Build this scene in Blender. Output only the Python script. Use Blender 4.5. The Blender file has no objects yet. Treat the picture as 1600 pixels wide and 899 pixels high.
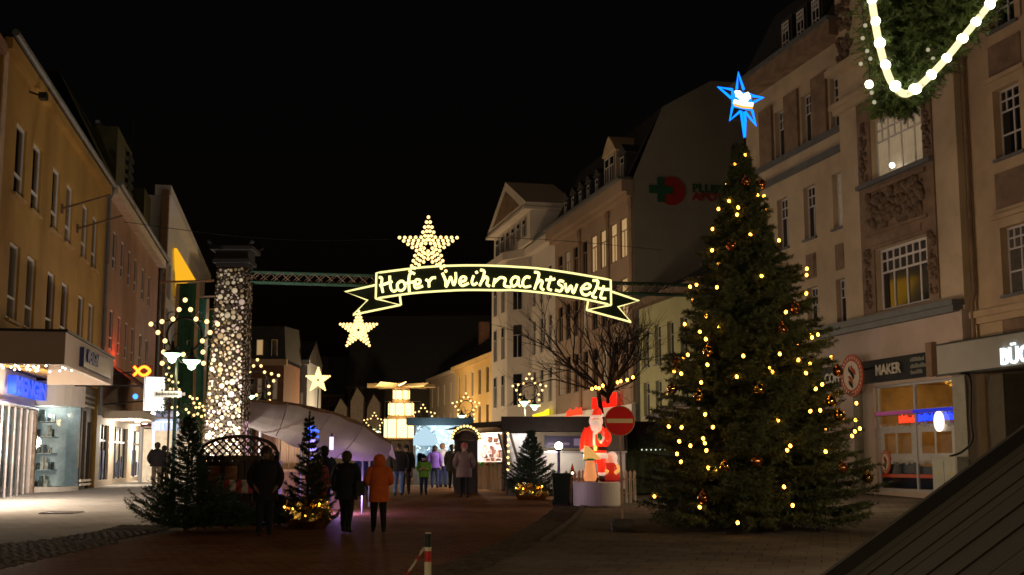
import bpy, bmesh, math, random
import numpy as np
from mathutils import Vector, Matrix

# ------------------------------------------------------------------ camera, sky, light
sc = bpy.context.scene
col = sc.collection
FPX, HORIZON, EYE = 1950.0, 722.0, 1.65          # focal length and horizon of the 1600 px photograph
PITCH = math.atan((HORIZON - 449.5) / FPX)
cam = bpy.data.cameras.new('camera'); camo = bpy.data.objects.new('camera', cam); col.objects.link(camo)
cam.sensor_width = 36; cam.lens = 36 * FPX / 1600; cam.clip_end = 2000; cam.clip_start = 0.05
camo.location = (0, 0, EYE); camo.rotation_euler = (math.pi / 2 + PITCH, 0, 0)
sc.camera = camo
SUN_AZ, SUN_EL = math.radians(250), math.radians(24)
world = bpy.data.worlds.new('World'); sc.world = world; world.use_nodes = True
wn = world.node_tree; wn.nodes.clear()
sky = wn.nodes.new('ShaderNodeTexSky'); sky.sky_type = 'NISHITA'; sky.sun_disc = False
sky.sun_elevation = math.radians(-2); sky.sun_rotation = math.radians(200); sky.air_density = 1; sky.dust_density = 1
bg = wn.nodes.new('ShaderNodeBackground'); bg.inputs['Strength'].default_value = 0.007
wo = wn.nodes.new('ShaderNodeOutputWorld')
wn.links.new(sky.outputs[0], bg.inputs[0]); wn.links.new(bg.outputs[0], wo.inputs[0])
sun = bpy.data.lights.new('sun', 'SUN'); sun.energy = 0.088; sun.angle = math.radians(35); sun.color = (1.0, 0.62, 0.33)
suno = bpy.data.objects.new('sun', sun); col.objects.link(suno)
suno.rotation_euler = Vector((0.70, 0.28, -0.62)).to_track_quat('-Z', 'Y').to_euler()
sc.view_settings.view_transform = 'Standard'; sc.view_settings.look = 'None'
sc.view_settings.exposure = 0.12; sc.view_settings.gamma = 1
sc.render.engine = 'CYCLES'
cy = sc.cycles
cy.use_denoising = True; cy.denoiser = 'OPENIMAGEDENOISE'; cy.max_bounces = 5; cy.diffuse_bounces = 2; cy.glossy_bounces = 3
cy.transmission_bounces = 4; cy.transparent_max_bounces = 8; cy.caustics_reflective = False; cy.caustics_refractive = False
cy.sample_clamp_indirect = 3.0; cy.use_light_tree = True; cy.filter_width = 1.6
RNG = random.Random(7)

# ------------------------------------------------------------------ geometry helpers
def g(y):                                          # the street rises gently away from the camera
    if y < 18: return 0.0
    if y < 48: return 0.02 * (y - 18)
    return 0.6 + 0.008 * (y - 48)
_c, _s = math.cos(PITCH), math.sin(PITCH)
def ray(px, py):
    x = (px - 800) / FPX; y = (449.5 - py) / FPX
    return x, _c - y * _s, _s + y * _c
def at(px, py, Y):                                 # a point at real distance Y
    r = ray(px, py); k = Y / r[1]
    return Vector((r[0] * k, Y, EYE + r[2] * k))
def gnd(x, y): return Vector((x, y, g(y)))

class Frame:                                       # a facade line: local x along it, local y into the building
    def __init__(s, x, y, dx, dy):
        n = math.hypot(dx, dy); s.o = Vector((x, y, 0)); s.d = Vector((dx / n, dy / n, 0)); s.n = Vector((-dy / n, dx / n, 0))
        s.rz = math.atan2(dy, dx)
    def p(s, u, y=0, z=0): return s.o + s.d * u + s.n * y + Vector((0, 0, z))
    def on(s, px, py, y=0):                        # (u, z) of a pixel on the plane parallel to the facade at offset y
        r = Vector(ray(px, py)); c = Vector((0, 0, EYE)); k = ((s.o + s.n * y - c).dot(s.n)) / r.dot(s.n)
        q = c + r * k - s.o
        return q.dot(s.d), q.z
FR = Frame(13.1, 45.1, 0.235, -1)                  # right row, u grows towards the camera
FL = Frame(-14.0, 35.0, -0.174, 1)                 # left row, u grows away from the camera

class MB:
    def __init__(s): s.v = []; s.f = []; s.m = []
    def add(s, vs, fs, mi=0):
        b = len(s.v); s.v.extend([tuple(v) for v in vs])
        for f in fs: s.f.append(tuple(b + i for i in f)); s.m.append(mi)
        return s
    def box(s, x0, x1, y0, y1, z0, z1, mi=0, M=None):
        vs = [Vector(p) for p in ((x0,y0,z0),(x1,y0,z0),(x1,y1,z0),(x0,y1,z0),(x0,y0,z1),(x1,y0,z1),(x1,y1,z1),(x0,y1,z1))]
        if M is not None: vs = [M @ v for v in vs]
        return s.add(vs, [(0,3,2,1),(4,5,6,7),(0,1,5,4),(1,2,6,5),(2,3,7,6),(3,0,4,7)], mi)
    def quad(s, a, b, c, d, mi=0): return s.add([a, b, c, d], [(0,1,2,3)], mi)
    def prism(s, pts, y0, y1, mi=0):               # polygon in xz (ccw seen from -y), extruded along y
        n = len(pts)
        vs = [(x, y0, z) for x, z in pts] + [(x, y1, z) for x, z in pts]
        fs = [tuple(range(n)), tuple(range(2*n-1, n-1, -1))] + [(i, n+i, n+(i+1) % n, (i+1) % n) for i in range(n)]
        return s.add(vs, fs, mi)
    def slab(s, pts, z0, z1, mi=0):                # polygon in xy, extruded up
        n = len(pts)
        vs = [(x, y, z0) for x, y in pts] + [(x, y, z1) for x, y in pts]
        fs = [tuple(range(n-1, -1, -1)), tuple(range(n, 2*n))] + [(i, (i+1) % n, n+(i+1) % n, n+i) for i in range(n)]
        return s.add(vs, fs, mi)
    def tube(s, pts, r, n=6, mi=0, closed=False, cap=True):
        pts = [Vector(p) for p in pts]; k = len(pts)
        rs = r if isinstance(r, (list, tuple)) else [r] * k
        b = len(s.v); up = Vector((0.13, 0.2, 0.97)); prev = None
        for i, p in enumerate(pts):
            if closed: t = pts[(i+1) % k] - pts[i-1]
            else: t = pts[min(i+1, k-1)] - pts[max(i-1, 0)]
            if t.length < 1e-9: t = Vector((0, 0, 1))
            t.normalize()
            if prev is None: a = t.cross(up) if abs(t.dot(up)) < 0.95 else t.cross(Vector((1, 0, 0)))
            else: a = prev - t * prev.dot(t)
            if a.length < 1e-6: a = t.orthogonal()
            a.normalize(); prev = a; c = t.cross(a)
            for j in range(n):
                an = 2 * math.pi * j / n; q = p + (a * math.cos(an) + c * math.sin(an)) * rs[i]; s.v.append(tuple(q))
        for i in range(k if closed else k - 1):
            i2 = (i + 1) % k
            for j in range(n):
                j2 = (j + 1) % n; s.f.append((b+i*n+j, b+i*n+j2, b+i2*n+j2, b+i2*n+j)); s.m.append(mi)
        if cap and not closed:
            s.f.append(tuple(b + j for j in range(n-1, -1, -1))); s.m.append(mi)
            s.f.append(tuple(b + (k-1)*n + j for j in range(n))); s.m.append(mi)
        return s
    def lathe(s, prof, c=(0,0,0), n=16, mi=0, sx=1, sy=1, M=None):
        b = len(s.v)
        for r, z in prof:
            for j in range(n):
                a = 2*math.pi*j/n; v = Vector((c[0]+r*sx*math.cos(a), c[1]+r*sy*math.sin(a), c[2]+z)); s.v.append(tuple(M @ v if M else v))
        k = len(prof)
        for i in range(k-1):
            for j in range(n):
                j2 = (j+1) % n; s.f.append((b+i*n+j, b+i*n+j2, b+(i+1)*n+j2, b+(i+1)*n+j)); s.m.append(mi)
        s.f.append(tuple(b+j for j in range(n-1,-1,-1))); s.m.append(mi)
        s.f.append(tuple(b+(k-1)*n+j for j in range(n))); s.m.append(mi)
        return s
    def ball(s, c, r, n=8, k=6, mi=0, sz=1):
        prof = [(max(r*math.sin(math.pi*i/k), 1e-4), -r*sz*math.cos(math.pi*i/k)) for i in range(k+1)]
        return s.lathe(prof, c, n, mi)
    def sheet(s, u0, u1, z0, z1, ops, y=0, reveal=0.2, mi=0, mr=None):   # upright sheet with real openings and reveals
        us = sorted({u0, u1} | {v for o in ops for v in o[:2] if u0 < v < u1}); zs = sorted({z0, z1} | {v for o in ops for v in o[2:4] if z0 < v < z1})
        for i in range(len(us)-1):
            for j in range(len(zs)-1):
                cu, cz = (us[i]+us[i+1])/2, (zs[j]+zs[j+1])/2
                if any(o[0] < cu < o[1] and o[2] < cz < o[3] for o in ops): continue
                s.quad((us[i],y,zs[j]), (us[i+1],y,zs[j]), (us[i+1],y,zs[j+1]), (us[i],y,zs[j+1]), mi)
        mr = mi if mr is None else mr
        for a, b, c, d in [o[:4] for o in ops]:
            r = y + reveal
            s.quad((a,y,c), (a,y,d), (a,r,d), (a,r,c), mr); s.quad((b,y,c), (b,r,c), (b,r,d), (b,y,d), mr)
            s.quad((a,y,c), (a,r,c), (b,r,c), (b,y,c), mr); s.quad((a,y,d), (b,y,d), (b,r,d), (a,r,d), mr)
        return s
    def mesh(s, name, mats, smooth=False):
        me = bpy.data.meshes.new(name); me.from_pydata(s.v, [], s.f)
        mats = mats if isinstance(mats, (list, tuple)) else [mats]
        for m in mats: me.materials.append(m)
        if len(mats) > 1: me.polygons.foreach_set('material_index', s.m)
        if smooth: me.polygons.foreach_set('use_smooth', [True] * len(s.f))
        me.update()
        return me

def put(name, me, parent=None, loc=(0,0,0), rot=(0,0,0), kind=None, label=None, cat=None, group=None):
    o = bpy.data.objects.new(name, me); col.objects.link(o)
    o.location = loc; o.rotation_euler = rot if not isinstance(rot, (int, float)) else (0, 0, rot)
    if parent is not None: o.parent = parent
    if kind: o['kind'] = kind
    if label: o['label'] = label
    if cat: o['category'] = cat
    if group: o['group'] = group
    return o
def thing(name, label, cat, loc=(0,0,0), rz=0, group=None):
    return put(name, None, None, loc, (0, 0, rz), label=label, cat=cat, group=group)
def part(name, mb, mats, parent, loc=(0,0,0), rot=(0,0,0), smooth=False, **k):
    return put(name, mb.mesh(name, mats, smooth), parent, loc, rot, **k)
def copy_tree(o, parent=None):
    c = o.copy(); col.objects.link(c); c.parent = parent
    for ch in [x for x in bpy.data.objects if x.parent == o]: copy_tree(ch, c)
    return c
KP = 4.0                                           # overall level of the street lighting
def lamp(parent, loc, power, color, radius=0.1, name='light', spot=None, aim=None):
    l = bpy.data.lights.new(name, 'SPOT' if spot else 'POINT'); l.energy = power * KP; l.color = color; l.shadow_soft_size = radius
    o = bpy.data.objects.new(name, l); col.objects.link(o); o.location = loc
    if spot: l.spot_size = spot; l.spot_blend = 0.8; o.rotation_euler = Vector(aim).to_track_quat('-Z', 'Y').to_euler()
    if parent is not None: o.parent = parent
    return o
def text_mesh(s, size, depth, mat, align='LEFT', bold=0.0, sx=1.0):
    cu = bpy.data.curves.new('lettering', 'FONT'); cu.body = s; cu.size = size; cu.extrude = depth / 2; cu.align_x = align
    cu.offset = bold; cu.resolution_u = 3
    o = bpy.data.objects.new('lettering', cu); col.objects.link(o)
    bpy.context.view_layer.update()
    me = bpy.data.meshes.new_from_object(o.evaluated_get(bpy.context.evaluated_depsgraph_get()))
    bpy.data.objects.remove(o); bpy.data.curves.remove(cu)
    for v in me.vertices: v.co = (v.co.x * sx, -v.co.z, v.co.y)       # stand it up, facing -y
    me.materials.clear(); me.materials.append(mat)
    return me
def catmull(pts, n=5, closed=False):
    P = [Vector(p) for p in pts]; k = len(P); out = []
    if k < 3 and not closed: return P
    for i in range(k if closed else k-1):
        p0 = P[(i-1) % k] if closed or i > 0 else P[0]; p1 = P[i]; p2 = P[(i+1) % k]; p3 = P[(i+2) % k] if closed or i+2 < k else P[-1]
        for j in range(n):
            t = j / n
            out.append(0.5 * ((2*p1) + (p2-p0)*t + (2*p0-5*p1+4*p2-p3)*t*t + (3*p1-p0-3*p2+p3)*t**3))
    if not closed: out.append(P[-1])
    return out

# ------------------------------------------------------------------ materials
MATS = {}
def _nt(name):
    m = bpy.data.materials.new(name); m.use_nodes = True; nt = m.node_tree
    return m, nt, nt.nodes['Principled BSDF']
def mat(name, c, rough=0.8, var=0.25, scale=3.0, bump=0.15, bscale=None, metal=0.0, spec=0.3, emit=None, es=0.0):
    if name in MATS: return MATS[name]
    m, nt, b = _nt(name); c = tuple(c)
    b.inputs['Roughness'].default_value = rough; b.inputs['Metallic'].default_value = metal; b.inputs['Specular IOR Level'].default_value = spec
    tc = nt.nodes.new('ShaderNodeTexCoord')
    if var > 0:
        n = nt.nodes.new('ShaderNodeTexNoise'); n.inputs['Scale'].default_value = scale; n.inputs['Detail'].default_value = 6; n.inputs['Roughness'].default_value = 0.65
        nt.links.new(tc.outputs['Object'], n.inputs['Vector'])
        r = nt.nodes.new('ShaderNodeValToRGB'); r.color_ramp.elements[0].position = 0.3; r.color_ramp.elements[1].position = 0.7
        r.color_ramp.elements[0].color = tuple(max(x*(1-var), 0) for x in c) + (1,); r.color_ramp.elements[1].color = tuple(min(x*(1+var), 1) for x in c) + (1,)
        nt.links.new(n.outputs['Fac'], r.inputs['Fac']); nt.links.new(r.outputs['Color'], b.inputs['Base Color'])
    else: b.inputs['Base Color'].default_value = c + (1,)
    if bump > 0:
        n2 = nt.nodes.new('ShaderNodeTexNoise'); n2.inputs['Scale'].default_value = bscale or scale*12; n2.inputs['Detail'].default_value = 4
        nt.links.new(tc.outputs['Object'], n2.inputs['Vector'])
        bp = nt.nodes.new('ShaderNodeBump'); bp.inputs['Strength'].default_value = bump; bp.inputs['Distance'].default_value = 0.02
        nt.links.new(n2.outputs['Fac'], bp.inputs['Height']); nt.links.new(bp.outputs['Normal'], b.inputs['Normal'])
    if emit: b.inputs['Emission Color'].default_value = tuple(emit) + (1,); b.inputs['Emission Strength'].default_value = es
    MATS[name] = m
    return m
def glow(name, c, s, sample=True):
    if name in MATS: return MATS[name]
    m = bpy.data.materials.new(name); m.use_nodes = True; nt = m.node_tree; nt.nodes.clear()
    e = nt.nodes.new('ShaderNodeEmission'); e.inputs[0].default_value = tuple(c) + (1,); e.inputs[1].default_value = s
    o = nt.nodes.new('ShaderNodeOutputMaterial'); nt.links.new(e.outputs[0], o.inputs[0])
    if not sample: m.cycles.emission_sampling = 'NONE'
    MATS[name] = m
    return m
def wood(name, c, sx=2, sz=30, rough=0.75, axis='z'):
    if name in MATS: return MATS[name]
    m, nt, b = _nt(name); b.inputs['Roughness'].default_value = rough
    tc = nt.nodes.new('ShaderNodeTexCoord'); mp = nt.nodes.new('ShaderNodeMapping'); mp.inputs['Scale'].default_value = (sz, sz, sx) if axis == 'z' else (sx, sz, sx)
    n = nt.nodes.new('ShaderNodeTexNoise'); n.inputs['Scale'].default_value = 1; n.inputs['Detail'].default_value = 8
    nt.links.new(tc.outputs['Object'], mp.inputs[0]); nt.links.new(mp.outputs[0], n.inputs['Vector'])
    r = nt.nodes.new('ShaderNodeValToRGB'); r.color_ramp.elements[0].position = 0.3; r.color_ramp.elements[1].position = 0.72
    r.color_ramp.elements[0].color = tuple(x*0.45 for x in c) + (1,); r.color_ramp.elements[1].color = tuple(min(x*1.35, 1) for x in c) + (1,)
    nt.links.new(n.outputs['Fac'], r.inputs['Fac']); nt.links.new(r.outputs['Color'], b.inputs['Base Color'])
    bp = nt.nodes.new('ShaderNodeBump'); bp.inputs['Strength'].default_value = 0.3; bp.inputs['Distance'].default_value = 0.01
    nt.links.new(n.outputs['Fac'], bp.inputs['Height']); nt.links.new(bp.outputs['Normal'], b.inputs['Normal'])
    MATS[name] = m
    return m
def paving(name, c1, c2, mortar, bw, bh, rot=0.0, rough=0.75, patch=None):
    if name in MATS: return MATS[name]
    m, nt, b = _nt(name); b.inputs['Specular IOR Level'].default_value = 0.03
    tc = nt.nodes.new('ShaderNodeTexCoord'); mp = nt.nodes.new('ShaderNodeMapping'); mp.inputs['Rotation'].default_value = (0, 0, rot)
    br = nt.nodes.new('ShaderNodeTexBrick'); br.inputs['Scale'].default_value = 1; br.inputs['Brick Width'].default_value = bw; br.inputs['Row Height'].default_value = bh
    br.inputs['Mortar Size'].default_value = 0.009; br.inputs['Color1'].default_value = tuple(c1) + (1,); br.inputs['Color2'].default_value = tuple(c2) + (1,); br.inputs['Mortar'].default_value = tuple(mortar) + (1,)
    nt.links.new(tc.outputs['Object'], mp.inputs[0]); nt.links.new(mp.outputs[0], br.inputs['Vector'])
    n = nt.nodes.new('ShaderNodeTexNoise'); n.inputs['Scale'].default_value = 0.45; n.inputs['Detail'].default_value = 8; n.inputs['Roughness'].default_value = 0.62
    nt.links.new(tc.outputs['Object'], n.inputs['Vector'])
    r = nt.nodes.new('ShaderNodeValToRGB'); r.color_ramp.elements[0].position = 0.42; r.color_ramp.elements[1].position = 0.66
    r.color_ramp.elements[0].color = (0, 0, 0, 1); r.color_ramp.elements[1].color = (1, 1, 1, 1)
    nt.links.new(n.outputs['Fac'], r.inputs['Fac'])
    mx = nt.nodes.new('ShaderNodeMix'); mx.data_type = 'RGBA'; mx.inputs[7].default_value = tuple(patch or c1) + (1,)
    sc_ = nt.nodes.new('ShaderNodeMath'); sc_.operation = 'MULTIPLY'; sc_.inputs[1].default_value = 0.75
    nt.links.new(r.outputs['Color'], sc_.inputs[0]); nt.links.new(sc_.outputs[0], mx.inputs[0]); nt.links.new(br.outputs['Color'], mx.inputs[6])
    nt.links.new(mx.outputs[2], b.inputs['Base Color'])
    rr = nt.nodes.new('ShaderNodeMapRange'); rr.inputs[3].default_value = rough - 0.2; rr.inputs[4].default_value = rough + 0.15
    nt.links.new(n.outputs['Fac'], rr.inputs[0]); nt.links.new(rr.outputs[0], b.inputs['Roughness'])
    n3 = nt.nodes.new('ShaderNodeTexNoise'); n3.inputs['Scale'].default_value = 14; n3.inputs['Detail'].default_value = 4
    nt.links.new(tc.outputs['Object'], n3.inputs['Vector'])
    ad = nt.nodes.new('ShaderNodeMath'); ad.operation = 'MULTIPLY_ADD'; ad.inputs[1].default_value = -1.0
    nt.links.new(br.outputs['Fac'], ad.inputs[0]); nt.links.new(n3.outputs['Fac'], ad.inputs[2])
    bp = nt.nodes.new('ShaderNodeBump'); bp.inputs['Strength'].default_value = 0.6; bp.inputs['Distance'].default_value = 0.02
    nt.links.new(ad.outputs[0], bp.inputs['Height']); nt.links.new(bp.outputs['Normal'], b.inputs['Normal'])
    df = nt.nodes.new('ShaderNodeBsdfDiffuse'); nt.links.new(mx.outputs[2], df.inputs[0]); nt.links.new(bp.outputs['Normal'], df.inputs['Normal'])   # dry stone: almost no sheen
    ms = nt.nodes.new('ShaderNodeMixShader'); ms.inputs[0].default_value = 0.12; om = [q for q in nt.nodes if q.type == 'OUTPUT_MATERIAL'][0]
    nt.links.new(df.outputs[0], ms.inputs[1]); nt.links.new(b.outputs[0], ms.inputs[2]); nt.links.new(ms.outputs[0], om.inputs[0])
    MATS[name] = m
    return m
def pane(u0, u1, y, z0, z1): return MB().quad((u0,y,z0), (u1,y,z0), (u1,y,z1), (u0,y,z1))
def clear_glass(name, tint=(0.9, 0.95, 0.95)):
    if name in MATS: return MATS[name]
    m = bpy.data.materials.new(name); m.use_nodes = True; nt = m.node_tree; nt.nodes.clear()
    t = nt.nodes.new('ShaderNodeBsdfTransparent'); t.inputs[0].default_value = tuple(tint) + (1,)
    gl = nt.nodes.new('ShaderNodeBsdfGlossy'); gl.inputs['Roughness'].default_value = 0.03
    fr = nt.nodes.new('ShaderNodeFresnel'); fr.inputs[0].default_value = 1.5
    mx = nt.nodes.new('ShaderNodeMixShader'); o = nt.nodes.new('ShaderNodeOutputMaterial')
    nt.links.new(fr.outputs[0], mx.inputs[0]); nt.links.new(t.outputs[0], mx.inputs[1]); nt.links.new(gl.outputs[0], mx.inputs[2]); nt.links.new(mx.outputs[0], o.inputs[0])
    MATS[name] = m
    return m
GLASS = mat('dark_glass', (0.012, 0.013, 0.016), rough=0.06, var=0, bump=0.02, bscale=2.5, spec=0.9)
LITROOM = mat('lit_room_window', (0.3, 0.26, 0.2), rough=0.3, var=0.35, scale=2.5, bump=0, emit=(1.0, 0.74, 0.42), es=0.16)
CURTAIN = mat('curtained_glass', (0.10, 0.09, 0.075), rough=0.12, var=0.3, scale=6, bump=0, spec=0.8)
LITWARM = mat('lit_window', (0.3, 0.25, 0.18), rough=0.3, var=0.35, scale=2.5, bump=0, emit=(1.0, 0.62, 0.26), es=0.34)
LITDIM = mat('dim_lit_window', (0.3, 0.25, 0.18), rough=0.3, var=0.35, scale=2.5, bump=0, emit=(1.0, 0.78, 0.50), es=0.07)
WHITEFRAME = mat('window_frame_white', (0.62, 0.58, 0.56), rough=0.5, var=0.1, bump=0.05)
DARKMETAL = mat('dark_metal', (0.02, 0.022, 0.02), rough=0.45, var=0.2, bump=0.05, metal=0.3)
GREYMETAL = mat('grey_metal', (0.35, 0.35, 0.36), rough=0.4, var=0.15, bump=0.05, metal=0.5)
WHITEPAINT = mat('white_paint', (0.75, 0.73, 0.70), rough=0.6, var=0.08, bump=0.05)
CABLE = mat('black_cable', (0.012, 0.012, 0.012), rough=0.6, var=0, bump=0)
BULB = glow('warm_bulb', (1.0, 0.42, 0.038), 14.0)
BULBN = glow('warm_bulb_small', (1.0, 0.64, 0.22), 2.7, sample=False)

# ------------------------------------------------------------------ windows
WIN = {}
def grid(cols, rows, m=0.06):                      # pane rectangles as fractions
    return [(i/cols, (i+1)/cols, j/rows, (j+1)/rows) for i in range(cols) for j in range(rows)]
STY = {'plain': [(0, 1, 0, 1)], 'two': grid(2, 1), 'tee': [(0, .5, 0, .68), (.5, 1, 0, .68), (0, 1, .68, 1)], 'low': [(0, 1, 0, .3), (0, 1, .3, 1)],
       'small': [(0, .5, 0, .62), (.5, 1, 0, .62)] + [(i/3, (i+1)/3, .62 + j*.19, .81 + j*.19) for i in range(3) for j in range(2)],
       'cross': [(0, .5, 0, .34), (.5, 1, 0, .34), (0, .5, .34, .68), (.5, 1, .34, .68)] + [(i/4, (i+1)/4, .68 + j*.16, .84 + j*.16) for i in range(4) for j in range(2)],
       'bay': [(i/4, (i+1)/4, 0, .62) for i in range(4)] + [(i/8, (i+1)/8, .62 + j*.19, .81 + j*.19) for i in range(8) for j in range(2)]}
def window(parent, u0, u1, z0, z1, style='tee', y=0.18, frame=None, pane=None, bar=0.05, sill=True, name='window', sillmat=None):
    frame = frame or WHITEFRAME; pane = pane or GLASS
    w, h = round(u1-u0, 3), round(z1-z0, 3); key = (w, h, style, frame.name, bar)
    if key not in WIN:
        ops = []; e = bar
        for a, b, c, d in STY[style]:
            la = e if a <= 0 else e*0.4; lb = e if b >= 1 else e*0.4; lc = e if c <= 0 else e*0.4; ld = e if d >= 1 else e*0.4
            ops.append((a*w+la, b*w-lb, c*h+lc, d*h-ld))
        mb = MB().sheet(0, w, 0, h, ops, 0, 0.05)
        panes = [MB().box(0, o[1]-o[0]+.01, 0, 0.012, 0, o[3]-o[2]+.01) for o in ops]
        WIN[key] = (mb.mesh(name, frame), ops, {})
        WIN[key][2]['mb'] = panes
    me, ops, cache = WIN[key]
    o = put(name, me, parent, (u0, y, z0))
    for i, q in enumerate(ops):
        ck = (i, pane.name)
        if ck not in cache: cache[ck] = cache['mb'][i].mesh('pane', pane)
        put('pane', cache[ck], o, (q[0]-.005, 0.035, q[2]-.005))
    if sill:
        ks = ('sill', w)
        if ks not in WIN: WIN[ks] = MB().box(-.1, w+.1, -.1, .04, -.09, -.01).mesh('sill', sillmat or mat('stone_sill', (0.22, 0.18, 0.15)))
        put('sill', WIN[ks], o, (0, -y, 0))
    return o
def shell(mb, u0, u1, d, z0, z1, mi=0, zi=None):            # sides, back and lid of a building behind its front sheet
    mb.quad((u0,d,z0), (u0,0,z0), (u0,0,z1), (u0,d,z1), mi); mb.quad((u1,0,z0), (u1,d,z0), (u1,d,z1), (u1,0,z1), mi)
    mb.quad((u1,d,z0), (u0,d,z0), (u0,d,z1), (u1,d,z1), mi)
    zi = z0+.05 if zi is None else zi; mb.quad((u0,0.3,zi), (u1,0.3,zi), (u1,0.3,z1), (u0,0.3,z1), mi)
    return mb
def roof(mb, u0, u1, y0, y1, z, h, mi=0, over=0.3):    # gabled roof, ridge along u
    ym = (y0+y1)/2
    a = [(u0-over,y0-over,z), (u1+over,y0-over,z), (u1+over,ym,z+h), (u0-over,ym,z+h), (u1+over,y1+over,z), (u0-over,y1+over,z)]
    return mb.add(a, [(0,1,2,3), (3,2,4,5), (0,3,5), (1,4,2), (0,5,4,1)], mi)
# ------------------------------------------------------------------ ground
def strip(xl, xr, ys, dz, name, m, **k):           # a sheet between two boundary curves
    mb = MB()
    for i, y in enumerate(ys): mb.v += [(xl(y), y, g(y)+dz), (xr(y), y, g(y)+dz)]
    for i in range(len(ys)-1): mb.f.append((2*i, 2*i+1, 2*i+3, 2*i+2)); mb.m.append(0)
    return put(name, mb.mesh(name, m), kind='structure', **k)
def lerp(pts):
    def f(y):
        if y <= pts[0][0]: a, b = pts[0], pts[1]
        elif y >= pts[-1][0]: a, b = pts[-2], pts[-1]
        else:
            for a, b in zip(pts, pts[1:]):
                if a[0] <= y <= b[0]: break
        return a[1] + (b[1]-a[1]) * (y-a[0]) / (b[0]-a[0])
    return f
YS = [-40, 0, 10, 18] + [18+2*i for i in range(1, 16)] + [60, 80, 120, 200, 260]
strip(lambda y: -150, lambda y: 150, YS, -0.004, 'ground', paving('slab_paving', (0.15, 0.125, 0.10), (0.11, 0.092, 0.075), (0.04, 0.033, 0.028), 0.5, 0.5, 0.25, rough=.65, patch=(0.20, 0.17, 0.14)))
XL = lerp([(0, -9.0), (18, -8.4), (21, -8.1), (24, -7.6), (27, -7.2), (31, -7.3), (60, -9.5)])
XR = lerp([(0, -4.4), (19, -0.95), (24, 0.05), (30.2, 0.95), (35.5, 1.5), (44, 1.9), (60, 1.0)])
strip(lambda y: XL(y)+.05, lambda y: XR(y)-.05, [0, 10, 18] + [18+1.5*i for i in range(1, 21)] + [60, 90], 0.002, 'carriageway',
      paving('clinker_paving', (0.20, 0.088, 0.042), (0.13, 0.06, 0.03), (0.03, 0.018, 0.012), 0.24, 0.24, 0.1, rough=0.6, patch=(0.21, 0.125, 0.07)))
strip(lambda y: -60, lambda y: XL(y)-.9-max(0, 24-y)*.2, [17] + [18+2*i for i in range(16)] + [60, 80], 0.001, 'pavement_left', paving('pale_shoplit_paving', (0.36, 0.33, 0.30), (0.29, 0.27, 0.245), (0.12, 0.11, 0.10), 0.5, 0.3, 0.2, rough=.8, patch=(0.42, 0.40, 0.37)))  # frost-pale slabs, lightened further so their colour carries the shop light
# granite setts: a band along the left edge and the gutter curving past the no entry sign
def setts(xc, w, y0, y1, pitch, name, seed):
    r = random.Random(seed); mb = MB(); y = y0
    while y < y1:
        n = int(w(y) / pitch)
        for i in range(n):
            x = xc(y) + (i-(n-1)/2)*pitch + r.uniform(-.008, .008) + (pitch/2 if int(y/pitch) % 2 else 0); a = pitch*.43*r.uniform(.85, 1.05); h = 0.012+r.uniform(0, .008); z = g(y); c = a*.72
            vs = [(x-a,y-a,z), (x+a,y-a,z), (x+a,y+a,z), (x-a,y+a,z), (x-c,y-c,z+h), (x+c,y-c,z+h), (x+c,y+c,z+h), (x-c,y+c,z+h)]
            mb.add(vs, [(4,5,6,7),(0,1,5,4),(1,2,6,5),(2,3,7,6),(3,0,4,7)])
        y += pitch
    return put(name, mb.mesh(name, mat('granite_sett', (0.085, 0.068, 0.052), rough=0.9, spec=.02, var=0.5, scale=5)), kind='stuff', label='small granite setts laid in a band along the clinker carriageway' if seed == 1 else 'row of granite setts forming the gutter beside the clinker carriageway', cat='setts')
setts(lambda y: XL(y) - 1.0 - max(0, (24-y))*.32, lambda y: 1.4 + max(0, 25-y)*.8, 18.2, 29, 0.17, 'sett_band', 1)
setts(lambda y: XR(y), lambda y: 0.75, 17, 38, 0.15, 'gutter_setts', 2)
kb = MB()
for i in range(14): 
    y = 24.5+i*1.0; y2 = y+.985
    kb.add([(XR(y)+.42,y,g(y)+.0), (XR(y)+.56,y,g(y)+.0), (XR(y2)+.56,y2,g(y2)+.0), (XR(y2)+.42,y2,g(y2)+.0), (XR(y)+.42,y,g(y)+.05), (XR(y)+.56,y,g(y)+.05), (XR(y2)+.56,y2,g(y2)+.05), (XR(y2)+.42,y2,g(y2)+.05)],
           [(4,5,6,7),(0,1,5,4),(1,2,6,5),(2,3,7,6),(3,0,4,7)])
put('kerb', kb.mesh('kerb', mat('kerb_stone', (0.10, 0.085, 0.07), rough=0.9, spec=.02)), kind='structure')
# manhole cover on the left pavement
mh = thing('manhole_cover', 'square iron manhole cover in the bright paving before the shops', 'manhole', gnd(-11.9, 33.5))
part('cover', MB().box(-.4, .4, -.4, .4, -.01, .022), DARKMETAL, mh)
part('rim', MB().tube([(-.44,-.44,.015), (.44,-.44,.015), (.44,.44,.015), (-.44,.44,.015)], .02, 4, closed=True), GREYMETAL, mh)

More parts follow.
